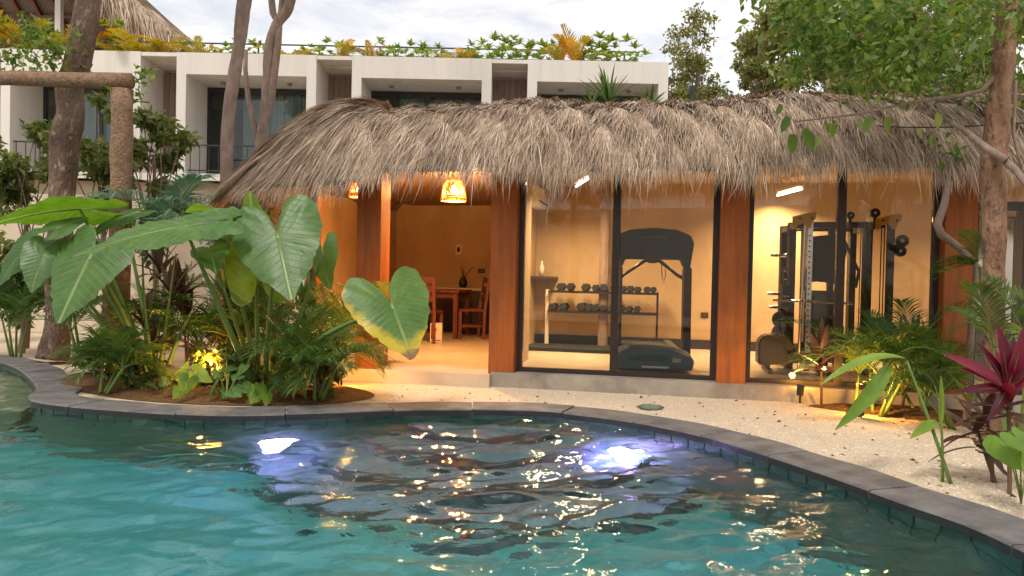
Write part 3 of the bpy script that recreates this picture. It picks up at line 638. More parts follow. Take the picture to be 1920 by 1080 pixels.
for i in range(9):
    y = y0 + .15 + i*.7; b_ = MB(); b_.bar((ex - .1, y, PZ(ex - .1) - .07), (ex - 7, y, PZ(ex - 7) - .07), .11); b_.build('rafter', MT['redwood'], pal)
for i in range(9):
    x = ex - .4 - i*.75; b_ = MB(); b_.bar((x, y0 + .02, PZ(x) - .16), (x, y1, PZ(x) - .16), .06); b_.build('batten', MT['redwood'], pal)
def palapa_strands(n):
    K = 4; x = ex - rng.uniform(-.05, 5.5, n)**1; edge = rng.uniform(0, 1, n) < .62
    y = np.where(edge, y0 + rng.uniform(-.12, .12, n), rng.uniform(y0, y1, n)); z = ez + (ex - x)*slope + rng.uniform(.0, .3, n); ln = rng.uniform(.35, 1.0, n)
    u = np.linspace(0, 1, K); P = np.zeros((n, K, 3)); lx = np.where(edge, rng.normal(.18, .15, n), .8)*ln; ly = np.where(edge, -np.abs(rng.normal(.08, .08, n)), rng.normal(0, .05, n))*ln; lz = np.where(edge, -.95, -.8*slope)*ln
    for j in range(K):
        P[:, j] = np.stack([x + lx*u[j], y + ly*u[j], z + lz*u[j] + np.where(edge, .12*ln*(u[j] - u[j]**2), .05)], -1)
    tw = np.stack([rng.normal(.8, .2, n), rng.normal(0, .5, n), rng.normal(0, .2, n)], -1); wd = rng.uniform(.014, .035, n)[:, None, None]*np.array([.9, 1, .8, .1])[None, :, None]
    V = np.stack([P - tw[:, None]*wd/2, P + tw[:, None]*wd/2], 2).reshape(n, 2*K, 3); f = np.array([(2*j, 2*j+1, 2*j+3, 2*j+2) for j in range(K-1)])
    return V.reshape(-1, 3), (f[None] + (np.arange(n)*2*K)[:, None, None]).reshape(-1, 4), np.repeat(np.clip(rng.normal(.6, .22, n), 0, 1), 2*K)
v_, f_, r_ = palapa_strands(9000); tag(np_mesh('thatch_strand', v_, f_, MT['thatch'], pr, rnd=r_), kind='stuff')
for x in (-11.35, -9.2):
    b_ = MB(); b_.bar((x, 18.6, BT - .1), (x, 18.6, PZ(x) - .1), .14); b_.build('post', MT['white'], pal)
# cream boundary walls
tag(MB().box(-16, -4.3, 12.6, 12.8, 0, 2.35).build('boundary_wall', MT['cream'], bevel=.01), 'cream rendered garden wall behind the shrubs at the thatched roof end', 'wall')
tag(MB().box(6.2, 16, 21, 21.25, 0, 6.25).build('boundary_wall', MT['cream'], bevel=.01), 'cream wall glimpsed among trees beyond the thatch ridge', 'wall')
fe = empty('mesh_fence', (3.7, 17.5, 0), 'dark wire fence with square posts beside the white building end', 'fence')
for i in range(4):
    x = 3.55 + i*.55; b_ = MB(); b_.bar((x, 17.5, 0), (x, 17.5, 5.15 + (.5 if i == 1 else 0)), .12); b_.build('post', MT['alu'], fe)
for j in range(6):
    b_ = MB(); b_.bar((3.5, 17.5, 3.6 + j*.28), (5.3, 17.5, 3.6 + j*.28), .022); b_.build('wire', MT['alu'], fe)
tag(MB().box(-14, 14, -9.3, -9.0, 0, 3.4).build('garden_wall', MT['white'], bevel=.02), 'long white garden wall across the pool, facing the glass doors', 'wall')

# ================================================================== lamps
MT['tube'] = emit('tube_glow', (1.0, 0.86, 0.62), 8); MT['bulb'] = emit('bulb_glow', (1.0, 0.66, 0.28), 30)
MT['rattan'] = leafmat('rattan', [(0.52, 0.26, 0.07), (0.62, 0.34, 0.10)], trans=0.5, rough=0.6)
WARM = (1.0, 0.56, 0.20)
def add_light(kind, loc, power, color, parent, size=0.1, rot=None, sizey=None):
    l = bpy.data.lights.new('lamp_light', kind); l.energy = power; l.color = color
    if kind == 'AREA':
        l.shape = 'RECTANGLE'; l.size = size; l.size_y = sizey or size; l.spread = R(150)
    else: l.shadow_soft_size = size
    o = bpy.data.objects.new('lamp_light', l); C.objects.link(o); o.parent = parent; o.location = Vector(loc) - worldloc(parent)
    if rot: o.rotation_euler = rot
    return o
def tube_light(p, q, label, pw, cz):
    c = (p + q)/2; e = empty('tube_light', c, label, 'ceiling light', 'tube lights under the gym ceiling')
    MB().tube([p, q], .016, 8).build('tube', MT['tube'], e)
    up = Vector((0, 0, .05)); MB().bar(p + up, q + up, .05, .03).build('housing', MT['pale'], e)
    for a in (.15, .85):
        h = p.lerp(q, a); MB().bar((h.x, h.y, h.z + .06), (h.x, h.y, cz), .012).build('hanger', MT['pale'], e)
    add_light('AREA', c - Vector((0, 0, .03)), pw, (1.0, .66, .33), e, size=.9, sizey=.08, rot=(0, 0, math.atan2((q-p).y, (q-p).x)))
def hitz(px, py, z): return gnd(px, py, z)
t1a, t1b = hitz(1080, 349, 2.33), hitz(1102, 335, 2.33); t2a, t2b = hitz(1458, 366, 2.30), hitz(1503, 354, 2.30)
tube_light(t1a, t1b, 'slim lit tube light above the dumbbell rack', 58, 2.5)
tube_light(t2a, t2b, 'slim lit tube light above the multi-gym machine', 58, 2.5)
c3 = PF(6.2, 1.8, 2.33); tube_light(c3 - Vector((.4, 0, 0)), c3 + Vector((.4, 0, 0)), 'slim lit tube light at the gym end behind the tree trunk', 34, 2.5)
def pendant(px, py_top, py_bot, Y, wpx, label, pw):
    top = at(px, py_top, Y); bot = at(px, py_bot, Y); r = wpx/2*Y/FPX; h = top.z - bot.z
    e = empty('pendant_lamp', (top.x, Y, bot.z), label, 'pendant lamp', 'rattan pendants under the lounge ceiling')
    n = 30
    for i in range(0): pass
    ribs = MB()
    for i in range(n):
        a = 2*math.pi*i/n; pts = []
        for rr, zz in ((1, .04), (.97, .35), (.86, .72), (.66, 1.0)): pts.append((top.x + r*rr*math.cos(a), Y + r*rr*math.sin(a), bot.z + h*zz))
        ribs.tube(pts, .0055, 5)
    o = ribs.build('shade_cane', MT['rattan'], e); tag(o, kind='stuff')
    for rr, zz in ((1.02, .02), (1.03, .10), (1.0, .2), (.67, 1.0), (.35, 1.0)):
        m_ = MB(); m_.tube([(top.x + r*rr*math.cos(2*math.pi*i/24), Y + r*rr*math.sin(2*math.pi*i/24), bot.z + h*zz) for i in range(25)], .010, 6); m_.build('band', MT['rattan'], e)
    m_ = MB(); m_.lathe(top.x, Y, [(.001, bot.z + h*.3), (.03, bot.z + h*.38), (.035, bot.z + h*.5), (.02, bot.z + h*.68), (.012, bot.z + h*.75)], 12); m_.build('bulb', MT['bulb'], e, smooth=True)
    MB().tube([(top.x, Y, bot.z + h*.75), (top.x, Y, 2.385)], .006, 6).build('cord', MT['black'], e)
    add_light('POINT', (top.x, Y, bot.z + h*.25), pw, (1.0, .52, .17), e, size=.05)
pendant(673, 343, 369, 9.8, 34, 'small woven rattan pendant lamp glowing above the lounge side opening', 62)
pendant(851, 338, 377, 9.0, 46, 'larger woven rattan pendant lamp glowing near the tall middle column', 180)

# ================================================================== gym equipment
def dress(name, loc, label, cat, group=None): return empty(name, loc, label, cat, group)
# treadmill: motor hood towards the glass, deck running back into the room
ts0, td0 = toP(gnd(1222, 692, FZ)); ts0 += 0.02; td0 = 0.42
tz = FZ + .004
tm = dress('treadmill', PF(ts0, td0, tz), 'dark grey treadmill with curved console behind the glass door', 'treadmill')
def TF(x, y, z): return PF(ts0 + x - 0.10*y, td0 + y, tz + z)
hood = MB(TF); k = 9
secs = [(0.0, .10, .36), (.08, .05, .42), (.30, .04, .44), (.55, .05, .43), (.62, .10, .38)]
poly = [(-.40, .03), (-.43, .10), (-.41, .20), (-.30, .27), (-.05, .285), (.22, .265), (.38, .20), (.43, .12), (.41, .03)]
for i, (y, ins_, w_) in enumerate(((0, .85, 1), (.05, 1, 1), (.28, 1.04, 1), (.5, .95, 1), (.58, .7, 1))):
    for x, z in poly: hood.v.append(TF(x*(.93 + .07*w_)*(1 if i in (1, 2, 3) else .95), y, .03 + (z - .03)*ins_))
for i in range(4):
    for j in range(k): hood.f.append((i*k+j, i*k+(j+1) % k, (i+1)*k+(j+1) % k, (i+1)*k+j))
hood.f.append(tuple(range(k))); hood.f.append(tuple(4*k + j for j in reversed(range(k))))
ho = hood.build('motor_hood', MT['grey_plastic'], tm, bevel=.008)
MB(TF).prism([(-.28, .14), (-.1, .19), (.12, .185), (.2, .15), (.05, .12), (-.2, .11)], -.012, .02).build('hood_panel', MT['black'], ho)
MB(TF).box(-.12, .16, -.004, .012, .045, .065).build('badge', MT['pale'], ho)
def seg_text(txt, mb, x, z, h, y0, y1):
    """block digits from seven segments"""
    S = {'8': 'abcdefg', '0': 'abcdef', '1': 'bc', '3': 'abcdg', '5': 'acdfg'}
    for ch in txt:
        w_ = h*.55; t_ = h*.16
        for sname in S[ch]:
            bx = {'a': (0, w_, h - t_, h), 'd': (0, w_, 0, t_), 'g': (0, w_, h/2 - t_/2, h/2 + t_/2), 'b': (w_ - t_, w_, h/2, h), 'c': (w_ - t_, w_, 0, h/2), 'f': (0, t_, h/2, h), 'e': (0, t_, 0, h/2)}[sname]
            mb.box(x + bx[0], x + bx[1], y0, y1, z + bx[2], z + bx[3])
        x += w_*1.4
m_ = MB(TF); seg_text('880', m_, .20, .115, .038, -.006, .012); m_.build('lettering', MT['pale'], ho)
MB(TF).box(-.30, .30, .5, 2.15, .10, .15).build('running_belt', MT['rubber'], tm)
for sgn in (-1, 1):
    MB(TF).box(sgn*.35 - .05, sgn*.35 + .05, .5, 2.2, .06, .17).build('side_rail', MT['grey_plastic'], tm, bevel=.01)
    up = MB(TF); up.bar((sgn*.375, .36, .06), (sgn*.375, .42, 1.12), .085, .12); up.build('upright', MT['leather'], tm, bevel=.012)
    hr = MB(TF); hr.tube([(sgn*.34, .46, 1.0), (sgn*.30, .62, 1.03), (sgn*.20, .52, 1.10), (sgn*.06, .44, 1.20)], [.022, .02, .018, .02], 8); hr.build('handrail', MT['black'], tm, smooth=True)
cn = MB(TF)
top = [(-.43, 1.36), (-.40, 1.47), (-.25, 1.53), (0, 1.55), (.25, 1.53), (.40, 1.47), (.44, 1.38), (.40, 1.10), (.33, 1.12), (.30, 1.20), (.08, 1.20), (.05, 1.16), (-.05, 1.16), (-.08, 1.20), (-.30, 1.20), (-.33, 1.12), (-.40, 1.10)]
cn.prism(top, .36, .50); con = cn.build('console', MT['black'], tm, bevel=.01)
MB(TF).prism([(-.16, 1.43), (.16, 1.43), (.14, 1.45), (-.14, 1.45)], .345, .359).build('console_trim', MT['grey_plastic'], con)
m_ = MB(TF); m_.tube([(.1, .45, 1.19), (.11, .45, 1.02), (.13, .45, .95), (.15, .45, 1.03), (.14, .45, 1.10)], .005, 6); m_.build('safety_cord', MT['black'], tm)

# dumbbell rack against the back wall
rs, rd = 1.15, 2.95
def RF(x, y, z): return PF(-0.02 + x, rd + y, tz + z)
rk = dress('dumbbell_rack', RF(.75, 0, 0), 'two-tier dumbbell rack with a pale end post at the gym back wall', 'rack')
MB(RF).box(-.02, .03, -.05, .0, 0.0, .80).build('end_post', MT['pale'], rk, bevel=.004)
MB(RF).box(1.53, 1.56, -.05, .0, 0.0, .80).build('end_post', MT['black'], rk, bevel=.004)
for z in (.76, .48): MB(RF).box(.03, 1.53, -.14, .16, z, z + .03).build('shelf', MT['black'], rk, bevel=.004)
dbm = MB(); n = 6
for y0, y1 in ((-.13, -.05), (.05, .13)):
    for y, r in ((y0, .042), (y0 + .012, .052), (y1 - .012, .052), (y1, .042)):
        for j in range(n): a = math.pi/3*j; dbm.v.append(Vector((r*math.cos(a), y, r*math.sin(a)*.95 + .045)))
    b0 = len(dbm.v) - 4*n
    for i in range(3):
        for j in range(n): dbm.f.append((b0+i*n+j, b0+i*n+(j+1) % n, b0+(i+1)*n+(j+1) % n, b0+(i+1)*n+j))
    dbm.f.append(tuple(b0 + j for j in range(n))); dbm.f.append(tuple(b0 + 3*n + j for j in reversed(range(n))))
dbm.tube([(0, -.06, .045), (0, .06, .045)], .014, 8)
db0 = dbm.build('dumbbell', MT['rubber']); firstd = True
for zz, xs_ in ((.79, (.20, .335, .55, .69, .80, .95, 1.07, 1.17, 1.27, 1.40, 1.485)), (.51, (.09, .245, .50, .60, .70, .80, .93, 1.05, 1.16, 1.27))):
    for i, x in enumerate(xs_):
        o = db0 if firstd else db0.copy()
        if not firstd: C.objects.link(o)
        firstd = False; o.location = RF(x, .01, zz); o.rotation_euler = (0, 0, PA + random.uniform(-.06, .06)); sc_f = random.uniform(1.05, 1.3) * (1.0 if i < 6 else .85); o.scale = (sc_f, 1, sc_f)
        up_ = zz > .6
        tag(o, 'black hex dumbbell on the upper shelf of the rack' if up_ else 'black hex dumbbell on the lower shelf of the rack', 'dumbbell', 'dumbbells on the upper shelf' if up_ else 'dumbbells on the lower shelf')
tag(MB(PF).box(-.2, 1.25, 2.1, 2.75, tz + .004, tz + .045).build('gym_mat', MT['rubber'], bevel=.01), 'black rubber exercise mat on the floor below the dumbbell rack', 'mat')
# wall sockets
def socket(px, py, depth, label, wx=.12):
    # on the back wall: march along ray to depth
    d = _ray(px, py); lo = 0
    for i in range(2000):
        t_ = 5 + i*.005; s_, dd = toP((d[0]*t_, d[1]*t_))
        if dd >= depth: break
    z = EZ + d[2]*t_
    o = MB(PF).box(s_ - wx/2, s_ + wx/2, depth - .012, depth - .001, z - .04, z + .04).build('wall_socket', MT['cabinet'], bevel=.004); tag(o, label, 'socket', 'dark sockets on the plaster walls')
    MB(PF).box(s_ - wx/2 + .025, s_ + wx/2 - .025, depth - .016, depth - .0125, z - .022, z + .022).build('insert', MT['grey_plastic'], None).parent = o
    return s_, z
socket(1135, 508, 3.32, 'dark socket plate beside the treadmill console'); socket(1321, 591, 3.32, 'dark socket plate low on wall by the second column', .1); socket(990, 579, 3.32, 'dark socket plate low on wall left of the dumbbell rack', .1); socket(903, 508, 5.4, 'small switch plate on the lounge wall above the counter', .13)
# corner shelf with bottle, air conditioner
sh = PF(.14, 2.9, 0)
tag(MB(PF).box(-.255, .08, 2.86, 3.31, 1.10, 1.14).build('wall_shelf', MT['cabinet'], bevel=.004), 'dark corner shelf on the gym wall holding a bottle', 'shelf')
bt = MB(); q = PF(-.12, 3.0, 1.142); bt.lathe(q.x, q.y, [(.001, q.z), (.035, q.z + .002), (.037, q.z + .13), (.015, q.z + .18), (.014, q.z + .22), (.001, q.z + .221)], 14)
tag(bt.build('bottle', MT['pale'], smooth=True), 'pale bottle standing on the dark corner shelf', 'bottle')
ac = empty('air_conditioner', PF(-.1, 2.9, 2.2), 'pale wall-mounted air conditioner high in the gym corner', 'air conditioner')
MB(PF).box(-.25, -.05, 2.2, 3.0, 2.10, 2.36).build('casing', MT['pale'], ac, bevel=.03); MB(PF).box(-.048, -.04, 2.25, 2.95, 2.13, 2.16).build('louvre', MT['cabinet'], ac)
# multi-gym with smith bar
g0 = gnd(1500, 650, FZ); gs, gd = toP(g0); gs, gd = 3.02, 1.0
def GF(x, y, z): return PF(gs + x*.76, gd + y, tz + z*.89)
gm = dress('multi_gym', GF(.6, .4, 0), 'black multi-gym rack with yellow top plates, cables and a bar', 'gym machine')
for (x, y, w_, m__) in ((.0, .35, .075, 'black'), (.0, .95, .075, 'black'), (1.02, .25, .08, 'black'), (1.24, .0, .06, 'black'), (1.02, .95, .075, 'black')):
    b_ = MB(GF); b_.bar((x, y, 0), (x, y, 1.86), w_, w_); b_.build('upright', MT[m__], gm)
b_ = MB(GF); b_.bar((.17, .0, .02), (.17, .0, 1.84), .055, .05); up = b_.build('perforated_upright', MT['chrome'], gm)
for i in range(22): MB(GF).box(.161, .179, -.0305, -.0252, .3 + i*.065, .318 + i*.065).build('hole', MT['black'], up)
b_ = MB(GF); b_.tube([(.06, -.03, .05), (.10, -.02, 1.82)], .016, 10); b_.build('guide_rod', MT['chrome'], gm)
for x0, x1, y, z0, z1 in ((-.08, .24, -.05, 1.80, 1.92), (1.02, 1.36, -.04, 1.80, 1.90)):
    pl_ = [(x0, z0 - .05), (x0 + .05, z0 - .05), (x0 + .08, z0), (x1 - .16, z0 + .02), (x1 - .12, z0 - .04), (x1 - .07, z0 - .04), (x1 - .05, z0 + .03), (x1, z1 - .03), (x1, z1 + .03), (x1 - .05, z1 + .04), (x0, z1 - .02)]
    t_ = MB(GF).prism(pl_, y - .01, y).build('gusset_plate', MT['yellow'], gm)
    for hx in (x0 + .1, x1 - .06):
        c_ = MB(GF); c_.tube([(hx, y - .014, z1 - .04), (hx, y - .0105, z1 - .04)], .012, 8); c_.build('bolt', MT['black'], t_)
for a_, b2 in (((.0, .35, 1.83), (1.24, .25, 1.83)), ((.0, .95, 1.83), (1.02, .95, 1.83)), ((0, .0, 1.80), (0, .95, 1.80)), ((1.05, .0, 1.80), (1.05, .95, 1.80)), ((.0, .35, .05), (.0, .95, .05)), ((1.02, .0, .05), (1.02, .95, .05)), ((0, .95, .06), (1.02, .95, .06)), ((.17, 0, 1.8), (.0, .35, 1.8))):
    b_ = MB(GF); b_.bar(a_, b2, .065); b_.build('beam', MT['black'], gm)
b_ = MB(GF); b_.tube([(-.32, -.06, .88), (.75, -.06, .86)], .014, 8); bar_ = b_.build('barbell', MT['chrome'], gm)
for x, z in ((-.30, 1.44), (-.33, .95), (-.30, .78)):
    b_ = MB(GF); b_.tube([(0, .35, z), (x, .30, z)], .018, 8); b_.build('storage_peg', MT['chrome'], gm)
for x, z, r in ((-.13, 1.24, .045), (-.12, 1.14, .05), (-.15, .93, .13), (-.10, .93, .12), (-.12, .55, .08)):
    b_ = MB(GF); b_.tube([(x, .26, z), (x + .05, .26, z)], r, 18); w_ = b_.build('weight_plate', MT['rubber'], gm)
    b_ = MB(GF); b_.tube([(x + .01, .255 - r, z), (x + .04, .245 - r, z)], .012, 8); b_.build('hub', MT['chrome'], w_)
MB(GF).prism([(.24, 1.10), (.30, 1.70), (.78, 1.74), (.86, 1.58), (.74, 1.08), (.5, 1.12)], .55, .75).build('back_pad', MT['rubber'], gm, bevel=.03)
MB(GF).box(.28, .74, .6, .9, .3, 1.0).build('weight_stack', MT['grey_plastic'], gm, bevel=.01)
for x, y in ((.86, .25), (.93, .25), (1.12, .0), (1.16, .0)):
    b_ = MB(GF); b_.tube([(x, y, .35), (x, y, 1.82)], .006, 5); b_.build('cable', MT['black'], gm)
for x, z, r in ((1.38, 1.62, .065), (1.36, 1.50, .06), (1.02, 1.95, .05), (.70, 1.92, .04), (1.08, .62, .075), (1.13, .55, .06), (.93, .38, .07)):
    b_ = MB(GF); b_.tube([(x, -.04, z), (x, .0, z)], r, 16); w_ = b_.build('pulley', MT['black'], gm)
    b_ = MB(GF); b_.tube([(x, -.045, z), (x, -.0401, z)], r*.3, 10); b_.build('hub', MT['pale'], w_)
MB(GF).box(1.0, 1.04, -.02, .27, 1.80, 1.97).box(.68, .72, -.02, .36, 1.80, 1.94).build('pulley_post', MT['black'], gm)
MB(GF).box(1.25, 1.40, -.02, .04, 1.45, 1.58).build('pulley_bracket', MT['black'], gm)
b_ = MB(GF); b_.tube([(.74, .3, 1.60), (.90, .2, 1.25), (.86, .2, 1.05)], .018, 8); b_.build('lever_arm', MT['leather'], gm)
for x, y0_, y1_, z0_, z1_ in ((.30, .9, .9, 0, 1.83), (.62, .6, .6, .1, 1.8), (.42, .3, .3, 0, .55)):
    b_ = MB(GF); b_.bar((x, y0_, z0_), (x, y1_, z1_), .06); b_.build('upright', MT['black'], gm)
for z in (.45, .62): MB(GF).tube([(-.12, .3, z), (-.12, .38, z)], .10, 16).build('weight_plate', MT['rubber'], gm)
for x, z, r in ((.85, .30, .14), (.62, .34, .12)):
    b_ = MB(GF); b_.tube([(x, -.1, z), (x, -.04, z)], r, 18); w_ = b_.build('weight_plate', MT['rubber'], gm); b_ = MB(GF); b_.tube([(x, -.105, z), (x, -.1005, z)], r*.25, 10); b_.build('hub', MT['pale'], w_)
# adjustable bench
bs, bd = 2.62, .72
def BFm(x, y, z): return PF(bs + x*.85, bd + y, tz + z*.85)
bn = dress('weight_bench', BFm(.25, .4, 0), 'low brown padded weight bench with rounded cushions by the multi-gym', 'bench')
for dx, y in ((0, .05), (.17, .40)):
    m_ = MB(BFm); k = 14; pl_ = [(.0 + dx, .10), (.0 + dx, .36)] + [(.14 + dx - .14*math.cos(R(180)*j/8)*1.0, .36 + .13*math.sin(R(180)*j/8)) for j in range(1, 8)] + [(.34 + dx, .28), (.42 + dx, .20), (.40 + dx, .12)]
    m_.prism(pl_, y, y + .26); m_.build('cushion', MT['leather'], bn, bevel=.02)
b_ = MB(BFm); b_.bar((.1, .2, .16), (.85, .3, .16), .06); b_.bar((.15, .0, .02), (.15, .6, .02), .05); b_.bar((.85, .05, .02), (.85, .55, .02), .05); b_.bar((.15, .3, .02), (.15, .3, .16), .05); b_.bar((.85, .3, .02), (.85, .3, .16), .05); b_.build('frame', MT['black'], bn)
MB(BFm).box(.42, .9, .18, .45, .19, .25).build('seat_pad', MT['rubber'], bn, bevel=.02)
# framed mirrors leaning on the back wall
def mirror(s0, s1, z0, z1, d, label):
    e = empty('framed_mirror', PF((s0+s1)/2, d, z0), label, 'mirror'); t_ = .025
    MB(PF).box(s0, s1, d + .005, d + .02, z0, z1).build('glass', MT['mirror'], e)
    MB(PF).box(s0 - t_, s0, d, d + .025, z0 - t_, z1 + t_).box(s1, s1 + t_, d, d + .025, z0 - t_, z1 + t_).box(s0, s1, d, d + .025, z1, z1 + t_).box(s0, s1, d, d + .025, z0 - t_, z0).build('frame', MT['black'], e)
mirror(5.35, 6.05, .25, 2.02, 3.25, 'tall black-framed mirror on the back wall near the third column'); mirror(6.9, 8.2, .25, 2.0, 3.25, 'wide black-framed mirror on the back wall behind the tree trunk')
# dark cable station in the last bay
cs = empty('cable_station', PF(5.0, 1.4, tz), 'tall dark cable machine just beyond the third column', 'gym machine')
MB(PF).box(4.78, 4.86, 1.3, 1.5, tz, 2.05).build('tower', MT['black'], cs, bevel=.01); MB(PF).box(5.35, 5.43, 1.3, 1.5, tz, 2.05).build('tower', MT['black'], cs, bevel=.01); MB(PF).box(4.86, 5.35, 1.35, 1.45, 1.95, 2.05).build('beam', MT['black'], cs)
MB(PF).box(4.88, 5.33, 1.36, 1.46, tz + .02, .75).build('weight_stack', MT['grey_plastic'], cs, bevel=.01); MB(PF).box(4.88, 5.33, 1.34, 1.50, .95, .99).build('crossbar', MT['chrome'], cs)

# ================================================================== lounge
def chair(px, py, Y, rot, label):
    b = gnd(px, py, .13); e = empty('dining_chair', b, label, 'chair', 'dining chairs in the lounge'); c, s_ = math.cos(rot), math.sin(rot)
    def CF(x, y, z): return Vector((b.x + x*c - y*s_, b.y + x*s_ + y*c, b.z + z))
    for x in (-.19, .19):
        MB(CF).bar((x, -.19, 0), (x, -.19, .43), .045).build('leg', MT['redwood'], e)
        m_ = MB(CF); m_.bar((x, .19, 0), (x, .20, .45), .045); m_.bar((x, .20, .45), (x, .27, .98), .045); m_.build('rear_leg', MT['redwood'], e)
    MB(CF).box(-.215, .215, -.215, .20, .431, .47).build('seat', MT['redwood'], e, bevel=.01)
    for z in (.60, .74, .88):
        y = .20 + (z - .45)*.132; MB(CF).box(-.168, .168, y - .012, y + .012, z, z + .085).build('back_slat', MT['redwood'], e, bevel=.004)
    for x in (-.19, .19): MB(CF).bar((x, -.17, .2), (x, .17, .2), .025).build('stretcher', MT['redwood'], e)
chair(880, 634, 0, R(-75), 'red-brown wooden chair at the table end beside the dark counter')
chair(797, 641, 0, R(170), 'red-brown wooden chair with its back to the pool')
tb_ = gnd(835, 632, .13); tbl = empty('dining_table', tb_, 'red-brown wooden dining table between two chairs in the lounge', 'table')
def TBF(x, y, z): return Vector((tb_.x + x*ce - y*se, tb_.y + x*se + y*ce, .13 + z))
MB(TBF).box(-.42, .30, -.32, .5, .72, .76).build('tabletop', MT['redwood'], tbl, bevel=.006)
for x in (-.36, .24):
    for y in (-.26, .44): MB(TBF).box(x - .035, x + .035, y - .035, y + .035, 0, .72).build('leg', MT['redwood'], tbl, bevel=.004)
MB(TBF).box(-.36, .24, -.26, .44, .64, .72).build('apron', MT['redwood'], tbl)
bx = gnd(817, 643, .13); m_ = MB().box(bx.x - .085, bx.x + .085, bx.y, bx.y + .14, .13, .42); box_ = m_.build('carton', MT['pale'], bevel=.006); tag(box_, 'small white carton with a red panel on the floor by the table', 'carton')
MB().box(bx.x - .072, bx.x - .01, bx.y - .003, bx.y - .0005, .19, .40).build('printed_panel', MT['red'], None).parent = box_
MB().box(bx.x + .0, bx.x + .07, bx.y - .003, bx.y - .0005, .16, .175).build('printed_strip', MT['red'], None).parent = box_
ct = empty('kitchen_counter', PF(-1.5, 5.1, .13), 'dark kitchen counter with pale top along the lounge back wall', 'counter')
MB(PF).box(-2.55, -.08, 4.86, 5.385, .86, .91).build('worktop', MT['floor'], ct, bevel=.006)
MB(PF).box(-2.5, -.08, 4.93, 5.385, .13, .859).build('carcass', MT['cabinet'], ct)
for i in range(4): MB(PF).box(-2.48 + i*.6, -2.48 + i*.6 + .58, 4.91, 4.929, .18, .84).build('cabinet_door', MT['cabinet'], ct, bevel=.003)
v = PF(-1.85, 5.05, .911); m_ = MB(); m_.lathe(v.x, v.y, [(.001, v.z), (.05, v.z + .001), (.08, v.z + .06), (.06, v.z + .14), (.04, v.z + .17), (.05, v.z + .19)], 16); vs = m_.build('vase', MT['black'], smooth=True); tag(vs, 'dark round vase with twigs on the lounge counter', 'vase')
for i in range(8): a = random.uniform(0, 6.28); r_ = random.uniform(.05, .2); MB().tube([(v.x, v.y, v.z + .15), (v.x + r_*.4*math.cos(a), v.y + r_*.4*math.sin(a), v.z + .25), (v.x + r_*math.cos(a), v.y + r_*math.sin(a), v.z + .3 + .1*random.random())], .005, 5).build('twig', MT['brownstem'], None).parent = vs
def on_wall(px, py, depth):
    d = _ray(px, py)
    for i in range(4000):
        t_ = 5 + i*.004; s_, dd = toP((d[0]*t_, d[1]*t_))
        if dd >= depth: return s_, EZ + d[2]*t_
s_, z_ = on_wall(861, 468, 5.4); ic = MB(PF).box(s_ - .06, s_ + .06, 5.36, 5.399, z_ - .09, z_ + .09).build('intercom', MT['pale'], bevel=.015); tag(ic, 'white wall intercom with a dark oval centre in the lounge', 'intercom')
m_ = MB(PF); m_.prism([(s_ + .028*math.cos(2*math.pi*j/16), z_ + .05*math.sin(2*math.pi*j/16)) for j in range(16)], 5.352, 5.3595); m_.build('oval', MT['black'], None).parent = ic
q = gnd(655, 628, .13); fr_ = empty('console_table', q, 'thin black metal console frame against the lounge wall behind the palms', 'console table')
s0, d0 = toP(q)
for x in (-.35, .30):
    for y in (0, .3): MB(PF).bar((s0 + x, d0 + y, .13), (s0 + x, d0 + y, 1.13), .025).build('leg', MT['black'], fr_)
for y in (0, .3): MB(PF).bar((s0 - .35, d0 + y, 1.14), (s0 + .30, d0 + y, 1.14), .025).build('rail', MT['black'], fr_)
MB(PF).box(s0 - .34, s0 + .29, d0 + .01, d0 + .29, 1.142, 1.15).build('top', MT['winglass'], fr_)

# ================================================================== log gateway, cable
lp = gnd(221, 690, .02); gate = empty('log_gateway', lp, 'rustic gateway of two upright logs carrying one horizontal log beam', 'gateway')
def wob(a, b, n, amp, seed):
    r_ = random.Random(seed); a, b = Vector(a), Vector(b); return [tuple(a.lerp(b, i/(n-1)) + Vector((r_.uniform(-amp, amp), r_.uniform(-amp, amp), 0 if abs((b-a).z) > abs((b-a).x) else r_.uniform(-amp, amp)))) for i in range(n)]
tp_ = at(230, 168, lp.y); MB().tube(wob((lp.x, lp.y, 0), (tp_.x, lp.y, tp_.z), 14, .006, 1), [.115 + .006*math.sin(i*2) for i in range(14)], 14).build('post', MT['log'], gate, smooth=True)
MB().tube(wob((-8.1, lp.y + .1, 0), (-8.1, lp.y + .1, tp_.z), 14, .006, 2), .115, 14).build('post', MT['log'], gate, smooth=True)
b0 = at(247, 152, lp.y - .02); MB().tube(wob((b0.x, b0.y, b0.z), (-8.4, lp.y + .06, b0.z + .02), 16, .006, 3), [.082 + .004*math.sin(i) for i in range(16)], 14).build('beam', MT['log'], gate, smooth=True)
c0 = at(1440, 205, 7.3); c1 = at(1935, 229, 5.9)
tag(MB().tube([tuple(c0.lerp(c1, i/12) - Vector((0, 0, .10*math.sin(math.pi*i/12)))) for i in range(13)], .006, 6).build('cable', MT['black']), 'thin dark cable sagging across the front of the thatch near the tree', 'cable')
